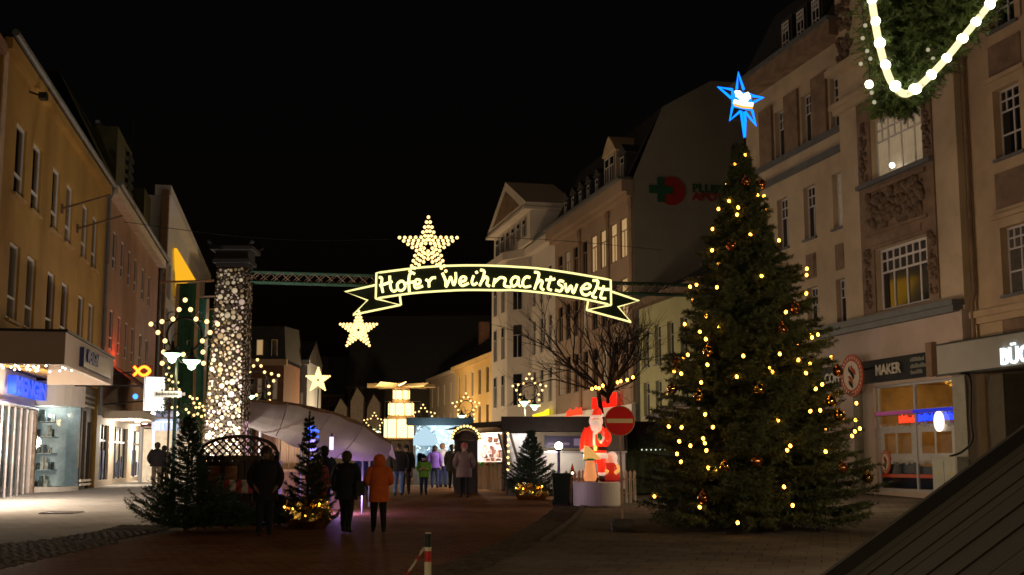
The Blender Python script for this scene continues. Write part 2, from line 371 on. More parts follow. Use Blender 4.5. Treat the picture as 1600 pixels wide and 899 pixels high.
# ------------------------------------------------------------------ right row: coffee shop house
STONE = mat('brown_stone', (0.20, 0.13, 0.085), var=0.35, scale=1.5, bump=0.3)
DSTONE = mat('dark_relief_stone', (0.13, 0.085, 0.055), var=0.5, scale=4, bump=0.6, bscale=18)
CREAM = mat('cream_plaster', (0.47, 0.36, 0.24), var=0.2, scale=0.5, bump=0.12, bscale=30)
SLATE = mat('slate_roof', (0.035, 0.035, 0.038), var=0.3, scale=5, bump=0.3)
LEAD = mat('lead_sheet', (0.12, 0.125, 0.13), rough=0.5, var=0.2)
def house(name, label, fr, u, cat='building'):
    p = fr.p(u); p.z = 0
    return thing(name, label, cat, p, fr.rz)
U0 = -10.6
H = house('coffee_shop_house', 'tall cream plastered house with relief panel bay above the coffee shop', FR, U0)
def uu(*a): return [x - U0 for x in a]
L0 = 0.0; LB = -1.35 - U0; BE = 6.25 - U0          # wing start, bay start, bay end (local)
wins = []
for c in (-7.1, -4.6, -2.1): wins.append((c-.47-U0, c+.47-U0, 14.55, 16.6, 'small', GLASS))
for i, c in enumerate((-7.1, -4.62, -2.15)): wins.append((c-.5-U0, c+.5-U0, 10.6, 12.75, 'small', LITDIM if i == 2 else GLASS))
for c in (-7.1, -4.62, -2.2): wins.append((c-.45-U0, c+.45-U0, 6.75, 8.6, 'small', GLASS))
mb = MB().sheet(L0, LB, 5.4, 18.2, [w[:4] for w in wins], 0, 0.22)
shell(mb, L0, BE, 10, 0.3, 18.2, zi=5.4)
part('wall', mb, CREAM, H)
for w in wins: window(H, *w[:4], style=w[4], pane=w[5], y=.2, bar=.06, sill=w[2] < 14, sillmat=LEAD)
mb = MB()                                             # stone pilasters between the top windows, bands, cornice
for c in (-8.35, -5.85, -3.35): mb.box(c-.62-U0, c+.62-U0, -.12, 0, 14.5, 17.0)
part('stone_pilaster', mb, STONE, H)
part('sill_band', MB().box(L0, LB, -.16, 0, 14.3, 14.5).box(L0, LB, -.22, 0, 13.5, 13.72), LEAD, H)
part('cornice', MB().prism([(L0, 17.9), (LB+.2, 17.9), (LB+.2, 18.5), (L0, 18.5)], -.7, 0), STONE, H)
part('gutter', MB().box(L0, LB+.2, -.8, -.1, 18.5, 18.66), LEAD, H)
for c in (-4.62, -2.15, -7.1):
    part('recessed_panel', MB().box(c-.42-U0, c+.42-U0, -.03, .01, 8.95, 9.95).box(c-.3-U0, c+.3-U0, -.06, -.03, 9.05, 9.85), STONE, H)
part('mansard_roof', MB().add([(L0,-.3,18.66), (BE,-.3,18.66), (BE,1.6,22.2), (L0,1.6,22.2), (BE,10,22.2), (L0,10,22.2), (BE,10,18.2), (L0,10,18.2)], [(0,1,2,3), (3,2,4,5), (5,4,6,7), (0,3,5,7), (1,6,4,2)]), SLATE, H)
for c in (-5.9, -4.5, -3.15):
    d = part('dormer', MB().box(c-.5-U0, c+.5-U0, -.12, 1.4, 18.66, 20.3), SLATE, H)
    window(H, c-.33-U0, c+.33-U0, 18.8, 20.1, 'cross', y=-.2, sill=False, bar=.05)
# the projecting bay
by = -0.30
bw = [(0.95-U0, 4.35-U0, 11.75, 13.9, LITROOM), (0.95-U0, 4.35-U0, 6.95, 9.15, GLASS)]
mb = MB().sheet(LB, BE, 5.4, 21.5, [w[:4] for w in bw], by, 0.25)
mb.quad((LB,0.6,5.4), (LB,by,5.4), (LB,by,21.5), (LB,0.6,21.5)); mb.quad((BE,by,5.4), (BE,0.6,5.4), (BE,0.6,21.5), (BE,by,21.5)); mb.quad((LB,by,21.5),(BE,by,21.5),(BE,.6,21.5),(LB,.6,21.5)); mb.quad((LB,by,5.4),(BE,by,5.4),(BE,.6,5.4),(LB,.6,5.4))
part('bay_wall', mb, CREAM, H)
for i, w in enumerate(bw): window(H, *w[:4], style='bay', pane=w[4], y=by+.2, bar=.09, sill=False)
sp = MB().sheet(0.05-U0, 4.95-U0, 6.9, 15.0, [(w[0]-.02, w[1]+.02, w[2]-.02, w[3]+.02) for w in bw], by-.06, .06)
sp.quad((0.05-U0,by,6.9),(0.05-U0,by-.06,6.9),(0.05-U0,by-.06,15),(0.05-U0,by,15)); sp.quad((4.95-U0,by-.06,6.9),(4.95-U0,by,6.9),(4.95-U0,by,15),(4.95-U0,by-.06,15))
part('stone_surround', sp, STONE, H)
part('window_lamp', MB().ball((2.35-U0, by-.02, 11.95), .1, 10, 8), glow('sill_lamp', (1, .92, .75), 6), H)
# carved relief: many lumps between the two big windows and in the side strips
r_ = random.Random(3); rel = MB()
for i in range(170): rel.ball((r_.uniform(.75, 4.35)-U0, by-.07, r_.uniform(9.95, 11.15)), r_.uniform(.06, .19), 6, 4, sz=r_.uniform(.7, 1.5))
part('carved_relief', rel, DSTONE, H, smooth=True)
part('relief_frame', MB().box(.5-U0, 4.5-U0, by-.14, by-.06, 11.25, 11.38).box(.5-U0, 4.5-U0, by-.14, by-.06, 9.7, 9.8).box(.9-U0, 4.1-U0, by-.10, by-.06, 9.32, 9.58), STONE, H)
for c in (.48, 4.66):
    cs = MB()
    for z0, z1 in ((7.1, 9.2), (11.8, 13.9)):
        for i in range(46): cs.ball((c+r_.uniform(-.2, .2)-U0, by-.06, r_.uniform(z0, z1)), r_.uniform(.05, .12), 6, 4)
    part('carved_strip', cs, DSTONE, H, smooth=True, kind='stuff')
part('window_ledge', MB().box(.05-U0, 4.95-U0, by-.22, by-.06, 11.5, 11.66), LEAD, H)
part('bay_capital', MB().box(LB-.15, BE+.1, by-.2, by, 14.75, 14.95).box(LB-.25, BE+.2, by-.32, by, 14.95, 15.15).box(LB-.3, BE+.2, by-.4, by, 16.3, 16.55), CREAM, H)
cs = MB()
for i in range(90): cs.ball((r_.uniform(-1.2, -.1)-U0, by, r_.uniform(16.7, 19.8)), r_.uniform(.07, .16), 6, 4)
part('carved_pilaster', cs, DSTONE, H, smooth=True)
part('ledge', MB().prism([(-3.2-U0, 6.55), (BE, 6.55), (BE, 6.72), (-3.2-U0, 6.8)], by-.45, by).box(-3.1-U0, BE-.1, by-.35, by-.0, 6.35, 6.55), LEAD, H)
# ground floor of the coffee shop: real opening with a small room behind
gy = by - .12
mb = MB().sheet(-3.1-U0, BE, .35, 6.4, [(0.62-U0, 5.55-U0, .66, 4.3)], gy, .3)
mb.quad((-3.1-U0,0,.35), (-3.1-U0,gy,.35), (-3.1-U0,gy,6.4), (-3.1-U0,0,6.4)); mb.quad((BE,gy,.35), (BE,0,.35), (BE,0,6.4), (BE,gy,6.4))
part('shop_wall', mb, mat('pink_plaster', (0.44, 0.34, 0.28), var=0.1, scale=0.7, bump=0.1, bscale=30), H)
part('tiled_pier', MB().box(5.6-U0, 6.3-U0, gy-.05, gy, .4, 4.35), mat('grey_tile', (0.2, 0.19, 0.15), rough=0.4, var=0.2), H)
room = MB()                                           # room behind the window, inside faces
ra, rb_, rc, rd, rz0, rz1 = 0.5-U0, 5.7-U0, gy+.3, gy+3.2, .5, 4.4
room.quad((ra,rd,rz0), (rb_,rd,rz0), (rb_,rd,rz1), (ra,rd,rz1)); room.quad((ra,rc,rz0), (ra,rd,rz0), (ra,rd,rz1), (ra,rc,rz1)); room.quad((rb_,rd,rz0), (rb_,rc,rz0), (rb_,rc,rz1), (rb_,rd,rz1)); room.quad((ra,rc,rz1), (ra,rd,rz1), (rb_,rd,rz1), (rb_,rc,rz1)); room.quad((ra,rc,rz0), (rb_,rc,rz0), (rb_,rd,rz0), (ra,rd,rz0))
part('shop_interior', room, mat('ochre_interior', (0.42, 0.25, 0.08), var=0.3, scale=1.5, bump=0), H)
lamp(H, (3.2-U0, gy+1.6, 4.0), 16, (1.0, .66, .28), .2, 'ceiling_lamp')
shelf = MB()
for i in range(4): shelf.box(3.0-U0, 5.4-U0, rd-.45, rd-.05, 2.2+i*.5, 2.25+i*.5)
for i in range(34): x = r_.uniform(3.05, 5.3)-U0; z = 2.25+r_.randint(0, 3)*.5; shelf.box(x, x+.09, rd-.4, rd-.25, z, z+r_.uniform(.15, .36))
part('bottle_shelf', shelf, wood('shelf_wood', (0.12, 0.06, 0.03)), H)
fm = mat('shop_frame_grey', (0.33, 0.34, 0.37), rough=0.4, var=.1)
sf = MB().sheet(0.62-U0, 5.55-U0, .66, 4.3, [(0.7-U0, 3.02-U0, .74, 3.25), (3.12-U0, 5.47-U0, .74, 3.25), (.7-U0, 3.02-U0, 3.4, 4.22), (3.12-U0, 5.47-U0, 3.4, 4.22)], gy+.12, .08)
part('shop_window_frame', sf, fm, H)
gm = clear_glass('shop_glass')
for a, b, c, d in ((.7, 3.02, .74, 3.25), (3.12, 5.47, .74, 3.25), (.7, 3.02, 3.4, 4.22), (3.12, 5.47, 3.4, 4.22)): part('shop_pane', pane(a-U0, b-U0, gy+.155, c, d), gm, H)
navy = mat('navy_film', (0.012, 0.016, 0.04), rough=.6, var=.1, bump=0)
orange = mat('orange_film', (0.5, 0.05, 0.008), rough=.4, var=.1, bump=0)
frost = mat('sprayed_snow', (0.5, 0.48, 0.45), rough=.9, var=.15, scale=20, bump=.5)
for a, b in ((.72, 3.0), (3.14, 4.55)): part('window_film', MB().box(a-U0, b-U0, gy+.17, gy+.18, .76, 1.62 if a < 1 else 1.5), navy, H)
part('orange_stripe', MB().box(.72-U0, 5.0-U0, gy+.135, gy+.148, 1.12, 1.24), orange, H)
for a, b, c, d in ((.75, 3.0, 1.75, 2.75), (3.15, 5.4, 1.75, 2.75)):
    sn = MB().sheet(a-U0, b-U0, c-.1, d+.12, [(a+.25-U0, a+1.0-U0, c+.18, d-.12), (a+1.12-U0, b-.25-U0, c+.18, d-.12)], gy+.14, .006); part('snow_spray', sn, frost, H)
    fl = MB()
    for i in range(90):
        x = r_.uniform(a, b-.05)-U0; z = r_.choice((c-.1, c-.1, d+.12)); fl.ball((x, gy+.14, z+r_.uniform(-.07, .07)), r_.uniform(.02, .06), 5, 3)
    part('snow_flakes', fl, frost, H, kind='stuff')
for nm, a, b, z0, gm_ in (('red_window_light', 1.9, 2.95, 2.96, glow('red_neon', (1.0, .035, .01), 2.2)), ('blue_window_light', 3.14, 5.45, 2.98, glow('blue_neon', (.02, .05, 1.0), 2.0))):
    nb_ = MB(); x = a
    while x < b-.08:
        w = r_.uniform(.03, .07); h = r_.uniform(.16, .3); nb_.box(x-U0, x+w-U0, gy+.2, gy+.23, z0+r_.uniform(0, .04), z0+h)
        if r_.random() < .6: zz = z0+r_.uniform(.03, .2); nb_.box(x+w-U0, x+w+.06-U0, gy+.2, gy+.23, zz, zz+.05)
        x += w+r_.uniform(.03, .07)
    part(nm, nb_, gm_, H, kind='stuff')
    part(nm + '_board', MB().box(a-U0, b-U0, gy+.25, gy+.27, z0, z0+.27), mat(nm, (.05, .01, .02) if nm[0] == 'r' else (.01, .012, .08), emit=(.5, .02, .01) if nm[0] == 'r' else (.01, .02, .5), es=.5, var=.1), H)
part('blue_light_rail', MB().box(3.1-U0, 5.5-U0, gy+.02, gy+.06, 3.27, 3.38), glow('blue_rail', (.04, .05, .75), .55), H)
part('red_light_rail', MB().box(.68-U0, 3.08-U0, gy+.02, gy+.06, 3.27, 3.38), glow('pink_rail', (.55, .1, .25), .35), H)
part('round_lamp', MB().prism([(4.6-U0+.27*math.cos(t*math.pi/14), 2.95+.33*math.sin(t*math.pi/14)) for t in range(28)], gy+.03, gy+.08), glow('white_disc', (1, .86, .66), 1.8), H)
for i, x in enumerate((4.75, 5.2)):
    st = MB()
    for dx in (-.16, .16): st.box(x+dx-.02-U0, x+dx+.02-U0, gy+.8, gy+.84, .55, 1.6); st.box(x+dx-.02-U0, x+dx+.02-U0, gy+1.1, gy+1.14, .55, 1.2)
    for z in (.8, 1.2, 1.4, 1.58): st.box(x-.18-U0, x+.18-U0, gy+.8, gy+.84, z, z+.05)
    st.box(x-.2-U0, x+.2-U0, gy+.78, gy+1.16, 1.18, 1.22)
    put('bar_stool', st.mesh('bar_stool', wood('stool_wood', (.1, .05, .03))), None, FR.p(U0), FR.rz, label='dark wooden bar stool behind the coffee shop glass, ' + ('next to the navy film' if i == 0 else 'next to the tiled pier'), cat='stool')
# round emblem of the shop, used on the window film and on the hanging oval
def emblem(parent, x, y, z, rx, rz_, letters=True):
    def ell(k, d0, d1, m, nm):
        pts = [(x+rx*k*math.cos(t*math.pi/16), z+rz_*k*math.sin(t*math.pi/16)) for t in range(32)]
        return part(nm, MB().prism(pts, y-d1, y-d0), m, parent)
    rust = mat('emblem_red', (0.42, 0.075, 0.03), rough=.5, var=.1); pale = mat('emblem_cream', (0.62, 0.52, 0.40), rough=.5, var=.08)
    ell(1, 0, .05, rust, 'oval_rim'); ell(.68, .05, .062, pale, 'oval_field')
    for k, (m, pts) in enumerate(((mat('emblem_black', (.015,.015,.015), var=0), [(-.12,.42),(-.14,.25),(.05,.1),(.16,-.06),(.12,-.2)]), (rust, [(.08,.45),(.05,.3),(.24,.14),(.3,0)]),
                     (rust, [(-.28,-.05),(-.12,-.08),(0,-.22),(.1,-.38)]), (mat('emblem_black', (0,0,0)), [(-.22,-.2),(-.1,-.32),(.02,-.42),(.08,-.55)]))):
        path = catmull([(x+a*rx*1.15, y-.066, z+b*rz_*1.1) for a, b in pts], 5); n = len(path)
        part('wave', MB().tube(path, [max(.006, .095*rx*math.sin(math.pi*(i+.3)/(n+.2))) for i in range(n)], 6), m, parent)
    tick = MB()
    for k in range(26):
        a = k*2*math.pi/26; cxx, czz = x+rx*.84*math.cos(a), z+rz_*.84*math.sin(a); tick.box(cxx-.03*rx, cxx+.03*rx, y-.06, y-.05, czz-.055*rz_, czz+.055*rz_)
    part('rim_lettering', tick, pale, parent)
emblem(H, 1.1-U0, gy+.135, 1.65, .32, .42)
# dark fascia board with lettering
bd = part('name_board', MB().box(-3.0-U0, 4.35-U0, gy-.1, gy-.0, 4.42, 5.22), mat('black_board', (.012, .014, .018), rough=.65, var=.1, bump=.02, spec=.12), H)
cream = mat('cream_letter', (.55, .5, .42), rough=.5, var=.05, bump=0)
put('lettering', text_mesh('COFFEE', .52, .04, cream, bold=.012), H, (-2.75-U0, gy-.13, 4.6))
put('lettering', text_mesh('MAKER', .52, .04, cream, bold=.006), H, (1.05-U0, gy-.13, 4.66))
sm = MB()
for i, (z, w) in enumerate(((5.02, .8), (4.8, .95), (4.6, .7))):
    x = 3.3
    while x < 3.3+w: k = r_.uniform(.05, .1); sm.box(x-U0, x+k*.7-U0, gy-.112, gy-.1, z-.05, z+.05+r_.choice((0, .04))); x += k
part('small_lettering', sm, mat('faded_letter', (.2, .2, .17), var=.1), H, kind='stuff')
part('board_end', MB().box(4.4-U0, 4.75-U0, gy-.2, gy, 4.4, 5.5), STONE, H)
OV = thing('hanging_oval_sign', 'oval rust red shop sign with wave emblem on a post by coffee shop', 'sign', FR.p(0.1, gy-.5), FR.rz+.12)
emblem(OV, 0, 0, 4.72, .68, .76)
part('arm', MB().box(-.03, .03, .02, .55, 4.9, 4.96), DARKMETAL, OV)
part('post', MB().box(-.14, .1, .07, .3, .52, 4.3), mat('grey_post', (.18, .17, .14), var=.2), OV)
# electric cabinet and its cable
EC = thing('electric_cabinet', 'pale two door electric cabinet against the tiled pier', 'cabinet', FR.p(5.4, gy-.75, .5), FR.rz)
part('body', MB().box(0, 1.35, 0, .4, 0, 1.25).box(-.03, 1.38, -.03, .43, 1.25, 1.31), mat('cabinet_paint', (.36, .36, .30), var=.1), EC)
for i in range(2):
    d = part('door', MB().box(.04+i*.65, .66+i*.65, -.025, -.002, .08, 1.2), mat('cabinet_paint', (0,0,0)), EC); part('warning_mark', MB().prism([(.28+i*.65, .75), (.42+i*.65, .75), (.35+i*.65, .9)], -.032, -.026), mat('yellow_mark', (.5, .4, .03), var=0), d)
put('power_cable', MB().tube(catmull([FR.p(7.4, gy-.9, 4.3), FR.p(6.9, gy-.25, 4.2), FR.p(6.75, gy-.2, 3.0), FR.p(6.8, gy-.22, 2.3), FR.p(6.4, gy-.35, 1.95), FR.p(6.0, gy-.5, 1.82)], 6), .035, 6).mesh('power_cable', CABLE), label='black cable hanging down the pier into the electric cabinet', cat='cable')

# ------------------------------------------------------------------ near right house with the book shop canopy
V0 = 6.27
B = house('book_shop_house', 'ochre plastered house beside the downpipe over the book shop canopy', FR, V0)
ochre = mat('ochre_plaster', (0.47, 0.34, 0.21), var=0.22, scale=.5, bump=.12, bscale=30)
ws = []
for k in range(4):
    a = 1.62+k*3.1
    for z0, z1 in ((6.65, 8.7), (10.85, 13.0), (14.9, 16.9)): ws.append((a, a+1.3, z0, z1))
mb = MB().sheet(0.02, 14, 5.5, 19, ws, 0, .25); shell(mb, 0.02, 14, 10, .3, 19, zi=5.5)
part('wall', mb, ochre, B)
for w in ws:
    window(B, *w, style='cross', pane=CURTAIN if w[2] < 8 else GLASS, y=.2, bar=.06, sillmat=LEAD)
    part('window_surround', MB().sheet(w[0]-.28, w[1]+.28, w[2]-.02, w[3]+.28, [w], -.05, .05).box(w[0]-.36, w[1]+.36, -.14, -.052, w[3]+.28, w[3]+.42), ochre, B)
    part('recessed_panel', MB().box(w[0]-.15, w[1]+.15, -.03, .0, w[2]-1.55, w[2]-.45), STONE, B)
part('string_course', MB().box(0.02, 14, -.2, 0, 6.1, 6.3).box(0.02, 14, -.12, 0, 5.9, 6.1), ochre, B)
part('downpipe', MB().tube([(.25, -.12, 19), (.25, -.12, 6.9), (.2, -.18, 6.6), (.2, -.18, 5.4)], .07, 8), STONE, B)
part('eaves', MB().box(0.02, 14, -.6, 0, 18.7, 19.2), STONE, B)
part('roof', roof(MB(), 0.4, 14, 0.4, 10, 19.2, 3), SLATE, B)
part('shop_wall', MB().sheet(0.02, 14, .3, 5.5, [(1.4, 5.5, .6, 4.2)], 0.9, .2).box(.5, 1.3, 0.0, .9, .35, 4.3), mat('shop_brown', (.10, .085, .06), var=.2), B)
part('shop_window', MB().box(1.4, 5.5, 1.02, 1.05, .6, 4.2), mat('shop_dark', (.03, .035, .05), rough=.15, var=.3, emit=(.25, .3, .45), es=.012), B)
u1, z1 = FR.on(1463, 541, -1.0); u2, z2 = FR.on(1463, 586, -1.0)
CZ0, CZ1 = z2, z1
cn = part('canopy', MB().box(u1-V0, 14, -1.0, 0.0, CZ0, CZ1), mat('canopy_grey', (.30, .29, .26), var=.08, scale=1), B)
part('soffit_edge', MB().box(u1-V0-.02, 14, -1.04, -.98, CZ0-.07, CZ0-.002), DARKMETAL, B)
part('roof_edge', MB().box(u1-V0-.02, 14, -1.04, -.0, CZ1+.002, CZ1+.05), DARKMETAL, B)
ub, zb = FR.on(1563, 572, -1.06); _, zt = FR.on(1563, 543, -1.06)
put('lettering', text_mesh('BÜC', (zt-zb)/.95*1.22, .06, glow('white_letter', (.80, .93, 1.0), 1.8), bold=.006), B, (ub-V0, -1.05, zb+.03))
# ------------------------------------------------------------------ right row: pharmacy house with the bare gable wall
PU0, PU1 = -43.8, -26.6
PH = house('pharmacy_house', 'brownish house with stone pilasters, dormers and a blank gable carrying pharmacy lettering', FR, PU0)
W_ = PU1-PU0
PINK = mat('dusky_plaster', (0.30, 0.21, 0.15), var=0.12, scale=.5, bump=.1, bscale=20)
GABLE = mat('gable_plaster', (0.26, 0.24, 0.19), var=0.15, scale=.35, bump=.1, bscale=20)
ws = []
cols = [1.3, 3.2, 5.2, 7.3, 9.4, 11.4, 13.5, 15.4]
for i, c in enumerate(cols):
    for j, (z0, z1) in enumerate(((6.2, 8.8), (9.9, 12.4), (13.6, 16.0))): ws.append((c-.62, c+.62, z0, z1, LITWARM if (j == 2 and i >= 5) or (j == 1 and i == 7) or (j == 2 and i == 4) else (LITDIM if (i*3+j) % 5 == 0 else GLASS)))
mb = MB().sheet(0, W_, 4.9, 17.3, [w[:4] for w in ws], 0, .14)
mb.quad((0,14,.6), (0,0,.6), (0,0,17.3), (0,14,17.3)); mb.quad((W_,14,.6), (0,14,.6), (0,14,17.3), (W_,14,17.3)); mb.quad((0,.25,4.9), (W_,.25,4.9), (W_,.25,17.3), (0,.25,17.3))
part('wall', mb, PINK, PH)
for w in ws: window(PH, *w[:4], style='tee', pane=w[4], y=.06, bar=.07, sill=False, frame=STONE)
for c in (6.25, 12.45, 16.85): part('pilaster', MB().box(c-.24, c+.24, -.09, 0, 5.0, 16.9).box(c-.3, c+.3, -.13, 0, 16.5, 16.9), STONE, PH)
part('cornice', MB().prism([(-.1, 17.2), (W_+.05, 17.2), (W_+.05, 17.9), (-.1, 17.9)], -.7, 0).box(-.1, W_+.05, -.4, 0, 16.95, 17.2), PINK, PH)
part('gutter', MB().box(-.1, W_+.06, -.95, -.1, 17.9, 18.06), LEAD, PH)
gx = W_
part('gable_wall', MB().add([(gx,-.02,.6), (gx,14,.6), (gx,14,17.9), (gx,12.5,22.6), (gx,10,24.2), (gx,5.0,24.2), (gx,1.9,22.4), (gx,-.02,17.9)], [(0,1,2,3,4,5,6,7)]), GABLE, PH)
part('mansard_roof', MB().add([(0,-.3,18), (gx-.02,-.3,18), (gx-.02,1.9,22.4), (0,1.9,22.4), (gx-.02,5,24.2), (0,5,24.2), (gx-.02,14,24.2), (0,14,24.2), (0,14,18)], [(0,1,2,3), (3,2,4,5), (5,4,6,7), (0,3,5,7,8)]), SLATE, PH)
part('shop_fascia', MB().box(0, W_, -.25, 0.2, 3.0, 4.9), mat('fascia_pale', (.55, .5, .5), rough=.5, var=.06), PH)
part('shop_wall', MB().box(0, W_, -.1, .3, .7, 3.0), mat('shop_dim', (.2, .17, .15), emit=(1, .8, .6), es=.01), PH)
def gabled_dormer(parent, c, w, z, h, big):
    d = part('dormer', MB().box(c-w/2, c+w/2, -.15, 2.2, z, z+h).prism([(c-w/2-.15, z+h), (c+w/2+.15, z+h), (c+w*.32, z+h+.45*big), (c, z+h+.85*big), (c-w*.32, z+h+.45*big)], -.25, 2.2), CREAM if big > .8 else SLATE, parent)
    n = 2 if big > .8 else 1
    for k in range(n):
        a = c-w/2+.15+k*(w-.3)/n; window(parent, a+.05, a+(w-.3)/n-.05, z+.25, z+h-.2, 'tee', y=-.22, sill=False)
gabled_dormer(PH, 15.9, 1.1, 18.05, 1.7, .7)
gabled_dormer(PH, 13.4, 2.3, 18.05, 2.3, 1.3)
for c in (10.8, 8.9, 7.1, 5.3, 3.5): gabled_dormer(PH, c, 1.0, 18.05, 1.5, .6)
# pharmacy emblem on the gable: local frame whose x runs along the gable
GR = put('pharmacy_sign', None, PH, (gx+.02, 0, 0), (0, 0, math.pi/2))
FG = Frame(FR.p(PU1).x, FR.p(PU1).y, FR.n.x, FR.n.y)
gu, gz = FG.on(1049, 299); gl, gzl = FG.on(1015, 299)
rg = (FG.on(1071, 299)[0]-FG.on(1028, 299)[0])/2
part('red_disc', MB().prism([(gu+rg*math.cos(t*math.pi/18), gz+rg*math.sin(t*math.pi/18)) for t in range(36)], -.04, 0), mat('sign_red', (.32, .025, .02), var=.1), GR)
cu_, cz_ = FG.on(1032, 297); a_ = rg*.86; b_ = rg*.27
part('green_cross', MB().box(cu_-a_, cu_+a_, -.07, -.041, cz_-b_, cz_+b_).box(cu_-b_, cu_+b_, -.07, -.041, cz_+b_, cz_+a_).box(cu_-b_, cu_+b_, -.07, -.041, cz_-a_, cz_-b_), mat('sign_green', (.02, .09, .045), var=.1), GR)
tu, tz = FG.on(1081, 300); ht = FG.on(1081, 288)[1]-tz
put('lettering', text_mesh('PLUSPUNKT', ht/.69, .04, mat('sign_green', (0,0,0)), bold=.02, sx=1.15), GR, (tu, -.03, tz))
tu, tz = FG.on(1081, 313)
put('lettering', text_mesh('APOTHEKE', ht/.69, .04, mat('sign_red', (0,0,0)), bold=.02, sx=1.15), GR, (tu, -.03, tz))
# shop signs on the fascia
yel = glow('yellow_sign', (1.0, .75, .02), 1.5); rd_ = glow('red_sign', (1.0, .014, .006), 1.5)
u, z = FR.on(833, 652, -.35); u2, z2 = FR.on(857, 641, -.35); sg = z2-z
part('yellow_shop_sign', MB().prism([(u-PU0, z), (u2-PU0, z), (u2-PU0, z2+sg*.25), (u2-.9-PU0, z2), (u2-1.2-PU0, z2-sg*.2), (u-PU0, z+sg*.5)], -.4, -.3), yel, PH)
z = FR.on(886, 651, -.35)[1]; z2 = FR.on(886, 640, -.35)[1]
sg = MB()
for px, h in ((886, .7), (889.5, 1.0), (893, .75), (896, .8), (899.5, 1.05), (903, .8), (906, .95)):
    a = FR.on(px, 645, -.35)[0]-PU0; sg.prism([(a, z), (a+.22, z), (a+.4, z+(z2-z)*h), (a+.15, z+(z2-z)*h)], -.42, -.33)
part('red_shop_sign', sg, glow('orange_sign', (1.0, .05, .015), 1.6), PH, kind='stuff')
u, z = FR.on(926, 640, -.35); z2 = FR.on(926, 622, -.35)[1]
sg = MB()
for px, h in ((927, 1), (931, .9), (935, .85), (942, .5), (949, .5), (955, .95), (959, 1.15)):
    a = FR.on(px, 632, -.35)[0]-PU0; sg.prism([(a, z), (a+.42, z), (a+.5, z+(z2-z)*h), (a+.1, z+(z2-z)*h)], -.45, -.33)
part('red_shop_sign', sg, rd_, PH, kind='stuff')

# ------------------------------------------------------------------ white corner house with pediment
QU0, QU1 = -61.0, -43.85
Q = house('white_corner_house', 'white corner house with bay and triangular pediment on top', FR, QU0)
WQ = mat('white_plaster', (0.62, 0.55, 0.49), var=.08, scale=.5, bump=.08, bscale=20)
Wd = QU1-QU0
ws = []
for i, c in enumerate((11.0, 13.2, 15.6)):
    for z0, z1 in ((5.9, 8.4), (9.6, 12.2), (13.3, 15.8)): ws.append((c-.55, c+.55, z0, z1))
mb = MB().sheet(0, Wd, .7, 17.6, ws, 0, .15); mb.quad((0,12,.7), (0,0,.7), (0,0,17.6), (0,12,17.6)); mb.quad((0,.4,4), (Wd,.4,4), (Wd,.4,17.6), (0,.4,17.6))
part('wall', mb, WQ, Q)
for w in ws: window(Q, *w, style='tee', y=.07, sill=False)
pts = [(.2, 0), (2.0, -1.3), (7.6, -1.3), (9.4, 0)]     # canted bay
bm = MB()
for (xa, ya), (xb, yb) in zip(pts, pts[1:]): bm.quad((xa,ya,.7), (xb,yb,.7), (xb,yb,17.6), (xa,ya,17.6))
bm.slab([pts[0], pts[1], pts[2], pts[3]], 17.6, 17.62)
part('bay', bm, WQ, Q)
for (xa, ya), (xb, yb), n in ((pts[1], pts[2], 2), (pts[2], pts[3], 1), (pts[0], pts[1], 1)):
    L_ = math.hypot(xb-xa, yb-ya); a = math.atan2(yb-ya, xb-xa)
    for k in range(n):
        for z0, z1 in ((5.9, 8.4), (9.6, 12.2), (13.3, 15.8)):
            t0 = L_*(k+.5)/n-.5
            w = window(Q, 0, 1.0, z0, z1, 'tee', y=0, sill=False); w.location = (xa+math.cos(a)*t0+math.sin(a)*.06, ya+math.sin(a)*t0-math.cos(a)*.06, z0); w.rotation_euler = (0, 0, a)
cor = MB().slab([(-.2, .4), (1.7, -1.75), (7.9, -1.75), (9.9, -.5), (Wd, -.5), (Wd, .4)], 17.3, 17.9)
part('cornice', cor, WQ, Q)
part('gutter_box', MB().slab([(9.9, -.6), (Wd, -.7), (Wd, .4), (9.9, .4)], 17.9, 18.15), LEAD, Q)
part('gable_storey', MB().box(1.0, 13.4, -.9, 2.6, 17.9, 20.4), WQ, Q)
part('pediment', MB().prism([(.5, 20.4), (13.9, 20.4), (13.9, 20.75), (7.2, 23.7), (.5, 20.75)], -1.35, 2.6), WQ, Q)
part('pediment_field', MB().prism([(2.6, 20.85), (11.8, 20.85), (7.2, 22.9)], -1.38, -1.352), STONE, Q)
part('pediment_base', MB().box(.4, 14.0, -1.5, 2.6, 20.2, 20.4), WQ, Q)
for k in range(6): window(Q, 1.9+k*1.85, 3.0+k*1.85, 18.4, 19.9, 'tee', y=-.98, sill=False)
part('roof', MB().add([(0,0,18), (Wd,0,18), (Wd,3,22.3), (0,3,22.3), (Wd,12,22.3), (0,12,22.3)], [(0,1,2,3), (3,2,4,5)]), SLATE, Q)

